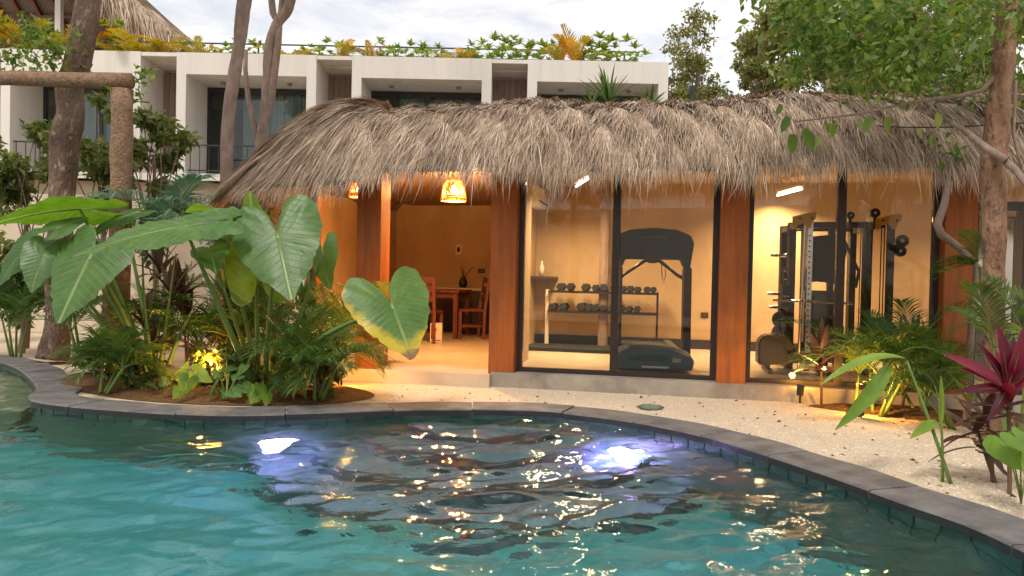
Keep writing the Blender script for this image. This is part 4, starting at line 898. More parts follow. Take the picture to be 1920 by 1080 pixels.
# garden spotlights
def spot(loc, aim, label, pw, size=R(100)):
    loc = Vector(loc); e = empty('garden_spotlight', loc, label, 'garden light', 'warm spotlights in the planting'); d = (Vector(aim) - loc).normalized()
    MB().tube([(loc.x, loc.y, loc.z - .02), (loc.x, loc.y, loc.z + .08)], .010, 8).build('spike', MT['black'], e)
    h = loc + Vector((0, 0, .10)); MB().tube([tuple(h - d*.05), tuple(h + d*.05)], [.028, .036], 12, cap=False).build('housing', MT['black'], e)
    m_ = MB(); m_.tube([tuple(h + d*.025), tuple(h + d*.032)], .031, 12); m_.build('lens', MT['bulb'], e)
    l = bpy.data.lights.new('spot_light', 'POINT'); l.energy = pw*.30; l.color = (1, .46, .08); l.shadow_soft_size = .03
    o = bpy.data.objects.new('spot_light', l); C.objects.link(o); o.parent = e; o.location = Vector((0, 0, .10)) + d*.075
def g3(px, py, z=.07): return gnd(px, py, z)
a_ = g3(390, 722); spot(a_, a_ + Vector((-.25, .35, .6)), 'small black spotlight glowing amber under the main elephant ear plant', 70)
a_ = g3(262, 712); spot(a_, a_ + Vector((.1, .35, .6)), 'small black spotlight glowing amber beside the log gateway post', 120)
a_ = g3(640, 718); spot(a_, a_ + Vector((-.3, .5, .7)), 'small black spotlight glowing amber behind the bushy areca palm', 60)
a_ = g3(1618, 775, .05); spot(a_, a_ + Vector((.18, .12, .5)), 'small black spotlight glowing amber under the feather palms by the glass', 70)
a_ = g3(1500, 752, .03); spot(a_, a_ + Vector((.1, .1, .6)), 'small black spotlight glowing amber below the bronze leaved plant', 14)

# ================================================================== vegetation builders
def unit(v): v = np.asarray(v, float); return v/np.linalg.norm(v)
EAR = np.array([(0, 1.0), (6, .90), (14, .79), (26, .69), (42, .62), (62, .585), (85, .60), (105, .645), (124, .71), (140, .74), (151, .70), (160, .58), (168, .38), (175, .18), (180, .06)])
def heart_leaf(attach, tip, nhint, halfw, mat, parent, name='leaf', droop=.18, fold=.10, lobe=1.0, wave=.017, rnd=None, seed=0):
    """heart-shaped blade with back lobes; local x across, y to the tip"""
    r_ = np.random.default_rng(seed); A = np.array(attach); T = np.array(tip); Ln = np.linalg.norm(T - A); y = unit(T - A); n = np.array(nhint, float); n = unit(n - y*n.dot(y)); x = np.cross(y, n)
    NR, NT = 10, 72; th_ = np.linspace(-180, 180, NT); ro = np.interp(np.abs(th_), EAR[:, 0], EAR[:, 1]); back = np.clip((np.abs(th_) - 90)/60, 0, 1); ro = ro*(1 + (lobe - 1)*back)
    ro *= 1 + .018*np.sin(np.radians(th_)*11 + seed) + .012*np.sin(np.radians(th_)*23 + 2*seed)
    rr = np.concatenate([[0.02], np.linspace(0.0, 1, NR)[1:]]); q = rr[:, None]*ro[None]; X = q*np.sin(np.radians(th_))[None]; Yl = q*np.cos(np.radians(th_))[None]
    sx = halfw/(.60*Ln)
    Xm = X*Ln*sx; Ym = Yl*Ln
    Z = -droop*Ln*np.maximum(Yl, 0)**2 - droop*.8*Ln*np.maximum(-Yl, 0)**1.5 + fold*np.abs(Xm) - (fold*1.6)*Xm**2/halfw
    ph = (Yl - .55*np.abs(X))*9*math.pi*2; Z += wave*Ln*np.cos(ph)*np.clip(np.abs(X)/.3, 0, 1)*np.clip(rr[:, None]*1.2, 0, 1) + .02*Ln*np.sin(np.radians(th_)*5 + seed)[None]*rr[:, None]**3
    P = A + Xm[..., None]*x + Ym[..., None]*y + Z[..., None]*n
    V = np.concatenate([[A], P.reshape(-1, 3)]); UV = np.concatenate([[[0, 0]], np.stack([X, Yl], -1).reshape(-1, 2)])
    F = []; 
    for i in range(NR-1):
        for j in range(NT-1): a = 1 + i*NT + j; F.append((a, a+1, a+NT+1, a+NT))
    for j in range(NT-1): F.append((0, 0, 0, 0))
    F = np.array(F[:(NR-1)*(NT-1)])
    # innermost fan as thin quads
    fan = np.array([(0, 1+j, 1+j+1, 1+j+1) for j in range(0)] ).reshape(-1, 4)
    V[0] = A; inner = P[0]; 
    o = np_mesh(name, V, F, mat, parent, rnd=(np.concatenate([[0], np.repeat(rr, NT)]) if mat is MT['ear_yellow'] else np.full(len(V), r_.uniform(0, 1) if rnd is None else rnd)), uv=UV, smooth=True)
    # midrib
    k = 8; pts = []
    for i in range(k):
        yy = i/(k-1)*.97; pts.append(tuple(A + y*yy*Ln + n*(-droop*Ln*yy**2 - .004)))
    MB().tube(pts, [.009*(1 - .85*i/(k-1))*min(1, Ln/.4) for i in range(k)], 6).build('midrib', MT['stem'], o, smooth=True)
    return o
def bez(p0, p1, p2, n=10):
    p0, p1, p2 = Vector(p0), Vector(p1), Vector(p2); return [tuple(p0*(1-t)**2 + p1*2*t*(1-t) + p2*t*t) for t in [i/(n-1) for i in range(n)]]
def stalk(base, ctrl, end, r0, r1, parent, mat='stem', name='stalk', n=12):
    return MB().tube(bez(base, ctrl, end, n), [r0 + (r1 - r0)*i/(n-1) for i in range(n)], 10).build(name, MT[mat], parent, smooth=True)
def strap_np(base, d, up, ln, wd, droop, K=7, fold=.25, shape='lance', twist=0):
    """lance leaf: rows of left, mid, right"""
    d = unit(d); up = np.array(up, float); side = unit(np.cross(d, up)); up = np.cross(side, d); V = []; p = np.array(base, float); dd = d.copy()
    for i in range(K):
        t = i/(K-1); w_ = wd*(math.sin(math.pi*min(1, (t*.86 + .14)))**.8 if shape == 'lance' else (1 - t**2)*.9 + .1*(1-t)); w_ = max(w_, .0005) if i < K-1 else .0005
        if i: p = p + dd*ln/(K-1); dd = unit(dd + np.array([0, 0, -1])*droop/(K-1))
        u2 = np.cross(side, dd); V += [p - side*w_/2 + u2*w_*fold, p, p + side*w_/2 + u2*w_*fold]
    F = []
    for i in range(K-1): F += [(3*i, 3*i+1, 3*i+4, 3*i+3), (3*i+1, 3*i+2, 3*i+5, 3*i+4)]
    return np.array(V), np.array(F)
def frond_np(base, d, ln, droop, nl, leaflen, lw, r_, K=12, vshape=.5, hang=.35):
    """feather frond: rachis points and leaflets"""
    p = np.array(base, float); dd = unit(d); pts = [p.copy()]
    for i in range(K-1): p = p + dd*ln/(K-1); dd = unit(dd + np.array([0, 0, -1.])*droop/(K-1)); pts.append(p.copy())
    pts = np.array(pts); V = []; F = []; o = 0
    side0 = np.cross(unit(d), [0, 0, 1.]); side0 = unit(side0) if np.linalg.norm(side0) > .05 else np.array([1., 0, 0])
    for i in range(nl):
        t = .16 + .84*i/(nl-1); f = t*(K-1); a = min(int(f), K-2); q = pts[a] + (pts[a+1] - pts[a])*(f - a); tg = unit(pts[a+1] - pts[a]); up = unit(np.cross(side0, tg))
        l_ = leaflen*(math.sin(math.pi*(.12 + .80*t))**.7)*r_.uniform(.85, 1.1)
        for sg in (-1, 1):
            dr = unit(side0*sg*(1 - .35*t) + tg*(.55 + .6*t) + up*vshape*r_.uniform(.6, 1.2)); m1 = q + dr*l_*.5; dr2 = unit(dr + np.array([0, 0, -1.])*hang*r_.uniform(.6, 1.5)); m2 = m1 + dr2*l_*.5
            wv = unit(np.cross(dr, up))*lw/2 + up*lw*.12*r_.uniform(-1, 1)
            V += [q - wv*.35, q + wv*.35, m1 - wv, m1 + wv, m2]; F += [(o, o+1, o+3, o+2), (o+2, o+3, o+4, o+4)]; o += 5
    return pts, np.array(V), F
def np_mesh_mixed(name, V, F, mat, parent, rnd):
    off = np.array(worldloc(parent)); me = bpy.data.meshes.new(name); me.from_pydata([tuple(q) for q in (V - off)], [], [tuple(dict.fromkeys(f)) for f in F])
    a = me.attributes.new('rnd', 'FLOAT', 'POINT'); a.data.foreach_set('value', np.asarray(rnd, np.float32)); return link(name, me, mat, parent)
def palm(name, base, stems, label, cat, mat, group=None, seed=0, fronds=9, ln=.9, leaflen=.30, lw=.022, droop=1.3, height=.5, spread=.5, nl=26, az=None, el=(.6, 1.35), hang=.35, stemr=.014):
    r_ = np.random.default_rng(seed); base = Vector(base); e = empty(name, base, label, cat, group)
    for s in range(stems):
        a = r_.uniform(0, 6.28); b0 = base + Vector((math.cos(a)*.07*min(1, stems-1), math.sin(a)*.07*min(1, stems-1), 0)); top = b0 + Vector((math.cos(a)*spread*.25, math.sin(a)*spread*.25, height*r_.uniform(.7, 1.1)))
        MB().tube(bez(b0 - Vector((0, 0, .02)), b0.lerp(top, .5), top, 8), [stemr*(1.2 - .5*i/7) for i in range(8)], 8).build('stem', MT['brownstem' if stemr > .02 else 'stem'], e, smooth=True)
        nf = max(2, fronds//stems)
        for f in range(nf):
            az_ = (2*math.pi*f/nf + a + r_.uniform(-.4, .4)) if az is None else r_.uniform(*az); el_ = r_.uniform(*el); d = (math.cos(az_)*math.cos(el_), math.sin(az_)*math.cos(el_), math.sin(el_))
            L_ = ln*r_.uniform(.75, 1.15); pts, V, F = frond_np(np.array(top), d, L_, droop*r_.uniform(.7, 1.2), nl, leaflen*r_.uniform(.85, 1.1), lw, r_, hang=hang)
            fo = np_mesh_mixed('frond', V, F, MT[mat], e, np.clip(np.repeat(r_.uniform(.1, .9) + r_.normal(0, .12, len(V)//5), 5), 0, 1))
            MB().tube([tuple(q) for q in pts], [.007*(1 - .8*i/len(pts)) for i in range(len(pts))], 5).build('rachis', MT['stem'], fo, smooth=True)
    return e
def leaf_cloud(centers, radii, n, size, r_, flat=.75, outer=.55):
    """pointed folded leaves spread through ellipsoid clumps"""
    centers = np.array(centers); radii = np.array(radii); vol = radii**2; ci = r_.choice(len(centers), n, p=vol/vol.sum())
    d = r_.normal(0, 1, (n, 3)); d /= np.linalg.norm(d, axis=1)[:, None]; rad = r_.uniform(0, 1, n)**outer; c = centers[ci] + d*(radii[ci]*rad)[:, None]*np.array([1, 1, flat])
    ax = r_.normal(0, 1, (n, 3)) + np.array([0, 0, -.35]); ax /= np.linalg.norm(ax, axis=1)[:, None]; nn = r_.normal(0, 1, (n, 3)) + np.array([0, 0, .8]); sd_ = np.cross(ax, nn); sd_ /= np.linalg.norm(sd_, axis=1)[:, None]; up = np.cross(sd_, ax)
    L_ = size*r_.uniform(.6, 1.3, n)[:, None]; W = L_*r_.uniform(.38, .55, n)[:, None]
    V = np.stack([c, c + ax*L_*.45 + sd_*W/2 + up*W*.15, c + ax*L_, c + ax*L_*.45 - sd_*W/2 + up*W*.15], 1)
    F = np.array([(0, 1, 2, 3)])[None] + (np.arange(n)*4)[:, None, None]
    cl = r_.uniform(0, 1, len(centers))[ci]; r = np.clip(.35*cl + .65*r_.uniform(0, 1, n), 0, 1)
    return V.reshape(-1, 3), F.reshape(-1, 4), np.repeat(r, 4)
def tree(name, label, trunk, rads, clumps, radii, nleaf, size, mat, bark, seed, group=None, limbs=True, cat='tree', limb_from=.55):
    r_ = np.random.default_rng(seed); e = empty(name, trunk[0], label, cat, group)
    P = catmull([np.array(q) for q in trunk], 6)[:(len(trunk)-1)*6+1] if len(trunk) > 3 else np.array(trunk)
    if len(trunk) > 3: # open curve: avoid wrap influence
        t_in = np.linspace(0, 1, len(trunk)); tt = np.linspace(0, 1, len(trunk)*5); P = np.stack([np.interp(tt, t_in, [q[i] for q in trunk]) for i in range(3)], -1); 
        ker = np.array([1, 2, 3, 2, 1])/9; Pp = np.pad(P, ((2, 2), (0, 0)), 'edge'); P = np.stack([np.convolve(Pp[:, i], ker, 'valid') for i in range(3)], -1)
    rr = np.interp(np.linspace(0, 1, len(P)), np.linspace(0, 1, len(rads)), rads)*(1 + .02*np.sin(np.arange(len(P))*.9) + r_.normal(0, .012, len(P)))
    big = rads[0] > .09 and P[0][1] < 13
    if big:
        u0 = np.linspace(0, 1, len(P)); u1 = np.linspace(0, 1, 90); P2 = np.stack([np.interp(u1, u0, P[:, i]) for i in range(3)], -1); r2 = np.interp(u1, u0, rr); tm_ = MB().tube([tuple(q) for q in P2], list(r2), 24)
        for vi, q in enumerate(tm_.v):
            qq = Vector((q.x*9, q.y*9, q.z*3.2)); tm_.v[vi] = q + noise.noise_vector(qq)*.016 + noise.noise_vector(qq*2.7)*.007
        tm_.build('trunk', MT[bark], e, smooth=True)
    else: MB().tube([tuple(q) for q in P], list(rr), 14).build('trunk', MT[bark], e, smooth=True)
    if limbs:
        for c in clumps[:: max(1, len(clumps)//9)]:
            st = P[int(len(P)*r_.uniform(limb_from, .97))]; mid = (np.array(st)*.5 + np.array(c)*.5) + r_.normal(0, .12, 3); rb = rads[-1]*.34
            MB().tube(bez(st, mid, c, 9), [max(.008, rb*(1 - .85*i/8)) for i in range(9)], 7).build('limb', MT[bark], e, smooth=True)
    if nleaf:
        V, F, r = leaf_cloud(clumps, radii, nleaf, size, r_); o = np_mesh('crown', V, F, MT[mat], e, rnd=r); tag(o, kind='stuff')
    return e
def crown(c, R_, n, seed, sq=.7):
    r_ = np.random.default_rng(seed); d = r_.normal(0, 1, (n, 3)); d /= np.linalg.norm(d, axis=1)[:, None]; p = np.array(c) + d*(r_.uniform(.25, 1, n)**.6)[:, None]*np.array(R_)
    return [tuple(q) for q in p], list(np.mean(R_)*r_.uniform(.17, .36, n))

# ================================================================== trees
T1 = [gnd(97, 682, 0)] + [at(x, y, 8.8) for x, y in ((112, 600), (108, 500), (116, 400), (117, 330), (122, 260), (133, 215), (128, 165), (147, 110), (158, 55), (165, 0), (175, -90))]
tree('red_barked_tree', 'thick reddish barked tree trunk rising beside the log gateway', [tuple(q) for q in T1], [.18, .14, .135, .135, .145, .165, .145, .15, .145, .14, .135, .12],
     *crown((-5.4, 9.0, 6.9), (2.3, 1.8, 1.2), 18, 1), 7000, .17, 'canopy', 'bark3', 1, limb_from=.9)  # crown out of view, enlarged to break up sky reflections in the pool
T2 = [Vector((-4.15, 10.6, 0))] + [at(x, y, 10.6) for x, y in ((424, 330), (427, 240), (432, 190), (441, 130), (449, 80), (455, 30), (462, -30), (470, -140))]
tree('slender_trunk', 'smooth pinkish brown trunk standing at the rounded thatch end', [tuple(q) for q in T2], [.10, .085, .085, .09, .09, .085, .095, .10, .09], *crown((-3.2, 10.4, 7.6), (2.1, 1.7, 1.2), 16, 2), 6000, .17, 'canopy', 'bark2', 2, limb_from=.9)  # unseen crown, enlarged so the sky mirrors in the water as patches
def T3p(l): return [tuple(at(x, y, 12.0)) for x, y in l]
e3 = tree('twisted_tree', 'pale tree with two slim trunks twisting together before the balcony', [(-4.1, 12, 0)] + T3p([(484, 290), (497, 230), (500, 170), (503, 110), (508, 70), (520, 42), (538, 20), (548, -15), (560, -120)]), [.10, .085, .08, .075, .075, .075, .085, .085, .08, .06],
          *crown((-1.6, 12.3, 8.6), (2.2, 1.7, 1.2), 16, 3), 6000, .17, 'canopy', 'bark2', 3, limb_from=.9)  # crown above the view, made larger to break up the mirrored sky
for l, r0 in (([(486, 290), (490, 240), (507, 190), (515, 130), (521, 80), (523, 45), (512, 25), (507, -20), (500, -120)], .07), ([(523, 44), (527, 20), (531, -25), (535, -120)], .05), ([(488, 270), (474, 225), (465, 180), (460, 130), (461, 95)], .045)):
    MB().tube(T3p(l), [r0*(1 - .35*i/len(l)) for i in range(len(l))], 10).build('limb', MT['bark2'], e3, smooth=True)
T4 = [gnd(1872, 830, 0)] + [at(x, y, 5.5) for x, y in ((1868, 700), (1866, 620), (1862, 540), (1866, 460), (1862, 380), (1860, 330), (1866, 270), (1872, 200), (1880, 130), (1886, 60), (1888, 0), (1895, -120), (1900, -260), (1890, -400))]
NB = [(x, y) for x, y in ((1900, 20), (1830, 60), (1760, 90), (1700, 40), (1640, 90), (1580, 50), (1700, 140), (1790, 150), (1640, 125), (1540, 100), (1560, -10), (1840, -20), (1740, -20), (1500, 60), (1910, 140), (1890, -60), (1470, 0), (1600, 10), (1500, 120), (1580, 100), (1690, 90), (1860, 100), (1640, 30), (1780, 40))]
NB += [(1860, -180), (1780, -150), (1920, -220), (1700, -220), (1830, -320), (1940, -380), (1760, -380), (1880, -450), (1990, -160), (1650, -120)]
cl4 = [tuple(at(x, y, 5.6 + 1.5*((i*37) % 10)/10 - .4)) for i, (x, y) in enumerate(NB)]
e4 = tree('red_barked_tree', 'slim reddish barked tree in front of the glass, its leafy boughs over the thatch', [tuple(q) for q in T4], [.11, .075, .074, .073, .077, .083, .087, .081, .077, .074, .068, .062, .056, .045, .03], cl4, [.30 + .08*(i % 3) for i in range(len(NB))], 6400, .08, 'canopy', 'bark', 4, limb_from=.72)
def T4p(l): return [tuple(at(x, y, Y)) for x, y, Y in l]
for l, r0, r1 in (([(1865, 285, 5.42), (1905, 320, 5.25), (1935, 362, 5.1)], .03, .02), ([(1775, 225, 5.75), (1810, 245, 5.6), (1850, 278, 5.38), (1885, 300, 5.3)], .018, .03), ([(1905, 150, 5.5), (1900, 250, 5.5), (1918, 330, 5.45)], .012, .01),
                  ([(1880, 130, 5.5), (1840, 170, 5.5), (1800, 180, 5.6), (1720, 190, 5.7), (1600, 215, 5.7), (1490, 228, 5.6)], .022, .006)):
    MB().tube(T4p(l), [r0 + (r1 - r0)*i/(len(l)-1) for i in range(len(l))], 9).build('limb', MT['bark2'], e4, smooth=True)
for i, (x, y, s_) in enumerate(((1478, 232, 26), (1484, 268, 32), (1505, 262, 38), (1465, 205, 18), (1560, 243, 24), (1545, 238, 18), (1632, 232, 26), (1662, 232, 26), (1608, 232, 18), (1538, 265, 16), (1757, 225, 26), (1720, 250, 15))):
    Y = 5.5 + .05*(i % 4); a = at(x, y - s_*.5, Y); b_ = at(x + (i % 3 - 1)*s_*.5, y + s_*.6, Y + .03*(i % 3))
    V, F = strap_np(a, b_ - a, (0, -1, .3), (b_ - a).length*1.05, s_*.62*Y/FPX, .1); np_mesh('leaf', V, F, MT['canopy'], e4, rnd=np.full(len(V), .3 + .06*i), smooth=True)
# crooked leaning stem by the third column
ck = empty('crooked_shrub', gnd(1812, 800, 0), 'crooked grey stem leaning across the third column', 'shrub')
MB().tube([tuple(gnd(1812, 800, 0))] + T4p([(1822, 600, 6.3), (1832, 500, 6.3), (1800, 465, 6.25), (1765, 440, 6.2), (1757, 420, 6.2), (1770, 385, 6.2), (1777, 350, 6.2), (1785, 300, 6.2)]), [.03, .028, .028, .03, .034, .034, .03, .026, .02], 9).build('stem', MT['bark2'], ck, smooth=True)
V, F, r = leaf_cloud([tuple(at(1790, 290, 6.15)), tuple(at(1750, 260, 6.1))], [.12, .1], 40, .08, rng); np_mesh('foliage', V, F, MT['canopy'], ck, rnd=r)
# trees beyond the roof
far = [('pale yellowing tree rising over the cream wall', (7.0, 17), 5.6, (1420, 165), (.75, .8, .7), 14, 3600, .11, 61),
       ('slim tree with a ragged crown left of the dense green one', (7.4, 19), 7.6, (1450, 60), (.9, .9, 1.2), 16, 4200, .13, 62),
       ('shaggy tree filling the gap above the thatch ridge', (8.2, 14.5), 5.6, (1640, 140), (1.5, 1.0, .9), 20, 7000, .11, 63),
       ('airy tree with sparse round crown beyond the white building end', (4.9, 20.5), 7.2, (1310, 115), (1.0, 1.0, 1.25), 26, 2400, .14, 5),
       ('leafy tree with yellowing foliage beyond the cream wall', (7.2, 18), 6.6, (1480, 120), (1.1, 1.2, 1.5), 18, 6500, .15, 6),
       ('tall dense green tree rising behind the thatch ridge', (8.6, 16.5), 7.4, (1610, 60), (1.7, 1.4, 1.6), 24, 9500, .14, 7),
       ('dense green tree with low boughs behind the thatch ridge', (9.8, 15), 6.2, (1760, 90), (1.5, 1.4, 1.5), 22, 8500, .13, 8),
       ('dark green tree behind the slim red barked trunk', (11.4, 15.5), 6.0, (1900, 110), (1.5, 1.4, 1.7), 20, 7500, .13, 9),
       ('low brushy tree close behind the thatch ridge', (6.6, 14), 4.4, (1560, 180), (1.2, .9, .6), 16, 4500, .11, 10),
       ('small olive tree behind the wire fence', (4.6, 18.6), 4.6, (1290, 185), (.9, .8, .6), 12, 3000, .12, 12),
       ('low spreading tree behind the leaning grey branch', (9.0, 12.6), 4.2, (1740, 180), (1.5, .9, .55), 14, 4500, .10, 13)]
for lab, (x, y), h, (cx, cy), Rr, nc, nl_, sz, sd_ in far:
    c = at(cx, cy, y); cl, ra = crown(c, Rr, nc, sd_)
    tree('background_tree', lab, [(c.x + .2, y, 0), (c.x + .1, y, c.z*.4), (c.x - .05, y, c.z*.7), (c.x, y, c.z + .3)], [.14, .11, .09, .05], cl, ra, nl_, sz, 'far_leaf', 'bark2', sd_, group='trees beyond the pavilion', limb_from=.6)
# trees across the pool that the glass doors mirror
for i, x in enumerate((-4.5, 3.5)):
    cl, ra = crown((x, -7.4, 4.2), (1.6, 1.2, 1.3), 12, 30 + i); tree('garden_tree', ('broad leafy tree before the long white garden wall', 'second leafy tree before the long white garden wall, nearer the gravel side')[i], [(x, -7.4, 0), (x + .1, -7.4, 1.5), (x, -7.4, 2.8), (x, -7.4, 4.0)], [.16, .13, .11, .06], cl, ra, 2500, .2, 'canopy', 'bark2', 30 + i)
# leafy shrubs along the wall at left
sh_ = [((50, 300), 9.8, (.75, .5, .75), 2300, 'dense dark shrub beside the thick red trunk, left of the gateway'), ((195, 290), 9.5, (.55, .5, .85), 2400, 'dark leafy shrub between the red trunk and the gateway post'), ((290, 290), 10.2, (.52, .5, .62), 2200, 'rounded olive-green shrub right of the gateway post'),
       ((40, 520), 9.6, (.7, .5, .55), 1500, 'low dark shrub behind the far pool edge'), ((-60, 380), 10.5, (.8, .5, .8), 1200, 'tall shrub before the cream garden wall at its far end')]
for i, ((x, y), Y, Rr, nl_, lab) in enumerate(sh_):
    c = at(x, y, Y); cl, ra = crown(c, Rr, 16, 50 + i, 1); e = tree('shrub', lab, [(c.x, Y, 0), (c.x + .05, Y, c.z*.3), (c.x, Y, c.z*.6), (c.x, Y, c.z)], [.05, .04, .03, .02], cl, ra, nl_, .12, 'vine', 'bark2', 50 + i, cat='shrub', limb_from=.3)
sp = [((105, 95), 8.6, .55), ((230, 170), 8.5, .35), ((60, 60), 8.7, .35)]
V, F, r = leaf_cloud([tuple(at(x, y, Y)) for (x, y), Y, R_ in sp] + [tuple(at(270, 140, 8.4)), tuple(at(20, 110, 8.6))], [.42, .30, .30, .16, .3], 620, .09, rng, outer=.8)
cr = empty('climbing_vine', at(150, 165, 8.6), 'loose green vine sprays climbing over the log gateway beam', 'vine'); np_mesh('foliage', V, F, MT['canopy'], cr, rnd=r)
for l in ([(150, 168), (110, 100), (40, 70)], [(215, 175), (240, 165), (285, 128)], [(232, 168), (255, 190), (280, 192)]): MB().tube([tuple(at(x, y, 8.55)) for x, y in l], .008, 6).build('twig', MT['brownstem'], cr)

# ================================================================== planting at the pool point
B1 = gnd(492, 733, .04); B2 = gnd(287, 716, .05)
E1 = empty('elephant_ear', B1, 'large elephant ear plant with huge heart-shaped leaves, one yellowing, by the coping', 'plant')
E2 = empty('elephant_ear', B2, 'second elephant ear plant with drooping dark leaves beside the gateway post', 'plant')
up = lambda y, z, x=0: (x, -y, z)
def hl(e, a, t, n, hw, mat, seed, base, ctrl, r0=.026, r1=.012, **k):
    A = at(*a); T = at(*t); heart_leaf(A, T, n, hw, MT[mat], e, seed=seed, **k)
    if base is not None: stalk(base, at(*ctrl), A, r0, r1, e)
o1 = lambda dx, dy=0: B1 + Vector((dx, dy, 0)); o2 = lambda dx, dy=0: B2 + Vector((dx, dy, 0))
hl(E1, (522, 447, 6.35), (546, 562, 6.05), up(.85, .5), .355, 'ear', 1, o1(.03, .02), (500, 600, 6.62), r0=.034, lobe=1.12, droop=.06)
hl(E1, (482, 490, 6.66), (468, 357, 6.78), up(.9, -.15, .3), .26, 'ear_bright', 2, o1(-.02, .03), (478, 620, 6.70), lobe=1.0, droop=-.05)
hl(E1, (738, 581, 6.05), (775, 676, 5.85), up(.8, .45, .25), .30, 'ear_yellow', 3, o1(.05, -.02), (585, 610, 6.35), r0=.036, lobe=1.35, droop=.05)
hl(E1, (345, 424, 6.30), (118, 462, 6.15), up(.42, .9), .36, 'ear', 4, o1(-.05, -.01), (415, 585, 6.5), r0=.036, droop=.10, lobe=.85)
hl(E1, (606, 478, 6.75), (612, 545, 6.65), up(.7, .5, -.5), .16, 'ear', 5, o1(.02, .06), (560, 600, 6.75), r0=.02)
hl(E1, (420, 402, 6.95), (352, 382, 7.1), up(-.3, .9), .24, 'ear_bright', 6, o1(-.03, .05), (450, 560, 6.9), r0=.02, droop=.2)
hl(E1, (395, 470, 6.5), (402, 500, 6.2), up(.55, .8), .16, 'ear', 16, o1(-.03, .0), (440, 600, 6.6), r0=.018, droop=.2)
hl(E2, (167, 487, 6.75), (102, 606, 6.45), up(.8, .5, -.2), .40, 'ear', 7, o2(-.05, 0), (235, 570, 6.95), r0=.032, droop=.08, lobe=.95)
hl(E2, (150, 392, 7.2), (-25, 398, 7.0), up(-.35, .9), .30, 'ear_bright', 8, o2(-.02, .04), (215, 520, 7.2), r0=.03, droop=.2)
hl(E2, (112, 425, 7.0), (165, 400, 7.2), up(.5, .8), .17, 'ear', 9, o2(0, .04), (200, 540, 7.1), r0=.02)
hl(E2, (80, 480, 7.0), (55, 545, 6.8), up(.7, .5, .3), .18, 'ear', 10, o2(-.06, .02), (180, 570, 7.1), r0=.022)
hl(E2, (45, 470, 7.3), (-15, 530, 7.2), up(.6, .7), .22, 'ear', 11, o2(-.07, .05), (160, 560, 7.3), r0=.022)
hl(E2, (235, 405, 7.3), (150, 440, 7.1), up(.3, .9), .20, 'ear', 12, o2(.02, .05), (260, 540, 7.3), r0=.024)
for dx, px, py in ((.04, 330, 470), (-.02, 265, 520), (.09, 375, 560)): stalk(o2(dx, .03), at((px + 290)/2, 620, 7.15), at(px, py, 7.1), .03, .002, E2)
# ground-cover leaves (pothos like)
def ground_ivy(base, pts, label, seed, size=.11, mat='ear_bright', group=None):
    r_ = random.Random(seed); base = Vector(base); e = empty('heart_leaf_creeper', base, label, 'plant', group)
    for i, (x, y, Y) in enumerate(pts):
        a = at(x, y, Y); s_ = size*r_.uniform(.75, 1.2); t_ = a + Vector((r_.uniform(-.6, .6)*s_, -.55*s_, -s_*.9)); heart_leaf(a, t_ + Vector((r_.uniform(-.8, .8)*s_, 0, r_.uniform(0, .7)*s_)), (r_.uniform(-.9, .9), r_.uniform(-.9, -.1), r_.uniform(.3, 1)), s_*.6, MT[mat], e, seed=seed*20 + i, wave=.004, droop=.1)
        MB().tube(bez(base, base.lerp(a, .6) + Vector((0, 0, .05)), a, 6), .004, 5).build('stalk', MT['stem'], e)
    return e
ground_ivy(gnd(355, 745, .05), [(352, 715, 6.35), (345, 690, 6.5), (370, 700, 6.45), (335, 735, 6.3)], 'bright heart-leaved creeper at the coping below the amber spotlight', 2)
ground_ivy(gnd(425, 748, .05), [(408, 700, 6.45), (430, 690, 6.5), (445, 705, 6.45), (415, 735, 6.35), (438, 735, 6.3), (400, 725, 6.35), (455, 690, 6.5), (425, 665, 6.6), (460, 725, 6.4)], 'low heart-leaved creeper tangled at the main elephant ear base', 3, size=.10, mat='ear')
ground_ivy(gnd(300, 738, .04), [(285, 722, 6.5), (305, 716, 6.55), (318, 728, 6.45), (270, 712, 6.7), (330, 705, 6.7)], 'small heart-leaved creeper on the bare soil by the coping', 5, size=.08, mat='ear')
ground_ivy(gnd(480, 752, .04), [(470, 735, 6.3), (490, 728, 6.35), (478, 745, 6.25), (500, 742, 6.25)], 'small heart-leaved creeper spilling to the coping before the thick stalks', 6, size=.09, mat='ear_bright')
ground_ivy(gnd(530, 745, .05), [(512, 725, 6.35), (520, 712, 6.4), (535, 730, 6.35)], 'tiny heart-leaved creeper between elephant ear and bushy palm', 4, size=.08, mat='ear')
# palms
palm('areca_palm', gnd(590, 746, .04), 6, 'bushy dark green areca palm arching over the coping', 'palm', 'palm', seed=1, fronds=40, ln=.52, leaflen=.29, lw=.010, height=.30, spread=.5, droop=1.9, nl=30, hang=.7)
palm('areca_palm', gnd(690, 706, .04), 3, 'thin areca palm in front of the shorter lounge column', 'palm', 'palm', seed=2, fronds=11, ln=.62, leaflen=.22, lw=.014, height=.42, spread=.6, droop=1.3, nl=26, az=(1.2, 5.2))
palm('areca_palm', gnd(185, 735, .04), 5, 'low dark palm clump at the tip of the planted point', 'palm', 'palm', seed=3, fronds=24, ln=.48, leaflen=.26, lw=.013, height=.22, droop=1.9, nl=24, hang=.6)
palm('feather_palm', (-4.05, 8.35, .02), 3, 'tall blue-green feather palm arching beside the gateway post', 'palm', 'palm_blue', seed=9, fronds=12, ln=1.25, leaflen=.42, lw=.028, height=1.45, spread=.6, droop=1.9, nl=36, hang=.7, el=(.5, 1.2))
palm('feather_palm', (-3.55, 9.3, .02), 3, 'tall fresh green feather palm behind the blue-green one', 'palm', 'palm', seed=15, fronds=14, ln=1.05, leaflen=.36, lw=.024, height=1.55, spread=.6, droop=1.6, nl=34, el=(.5, 1.3))
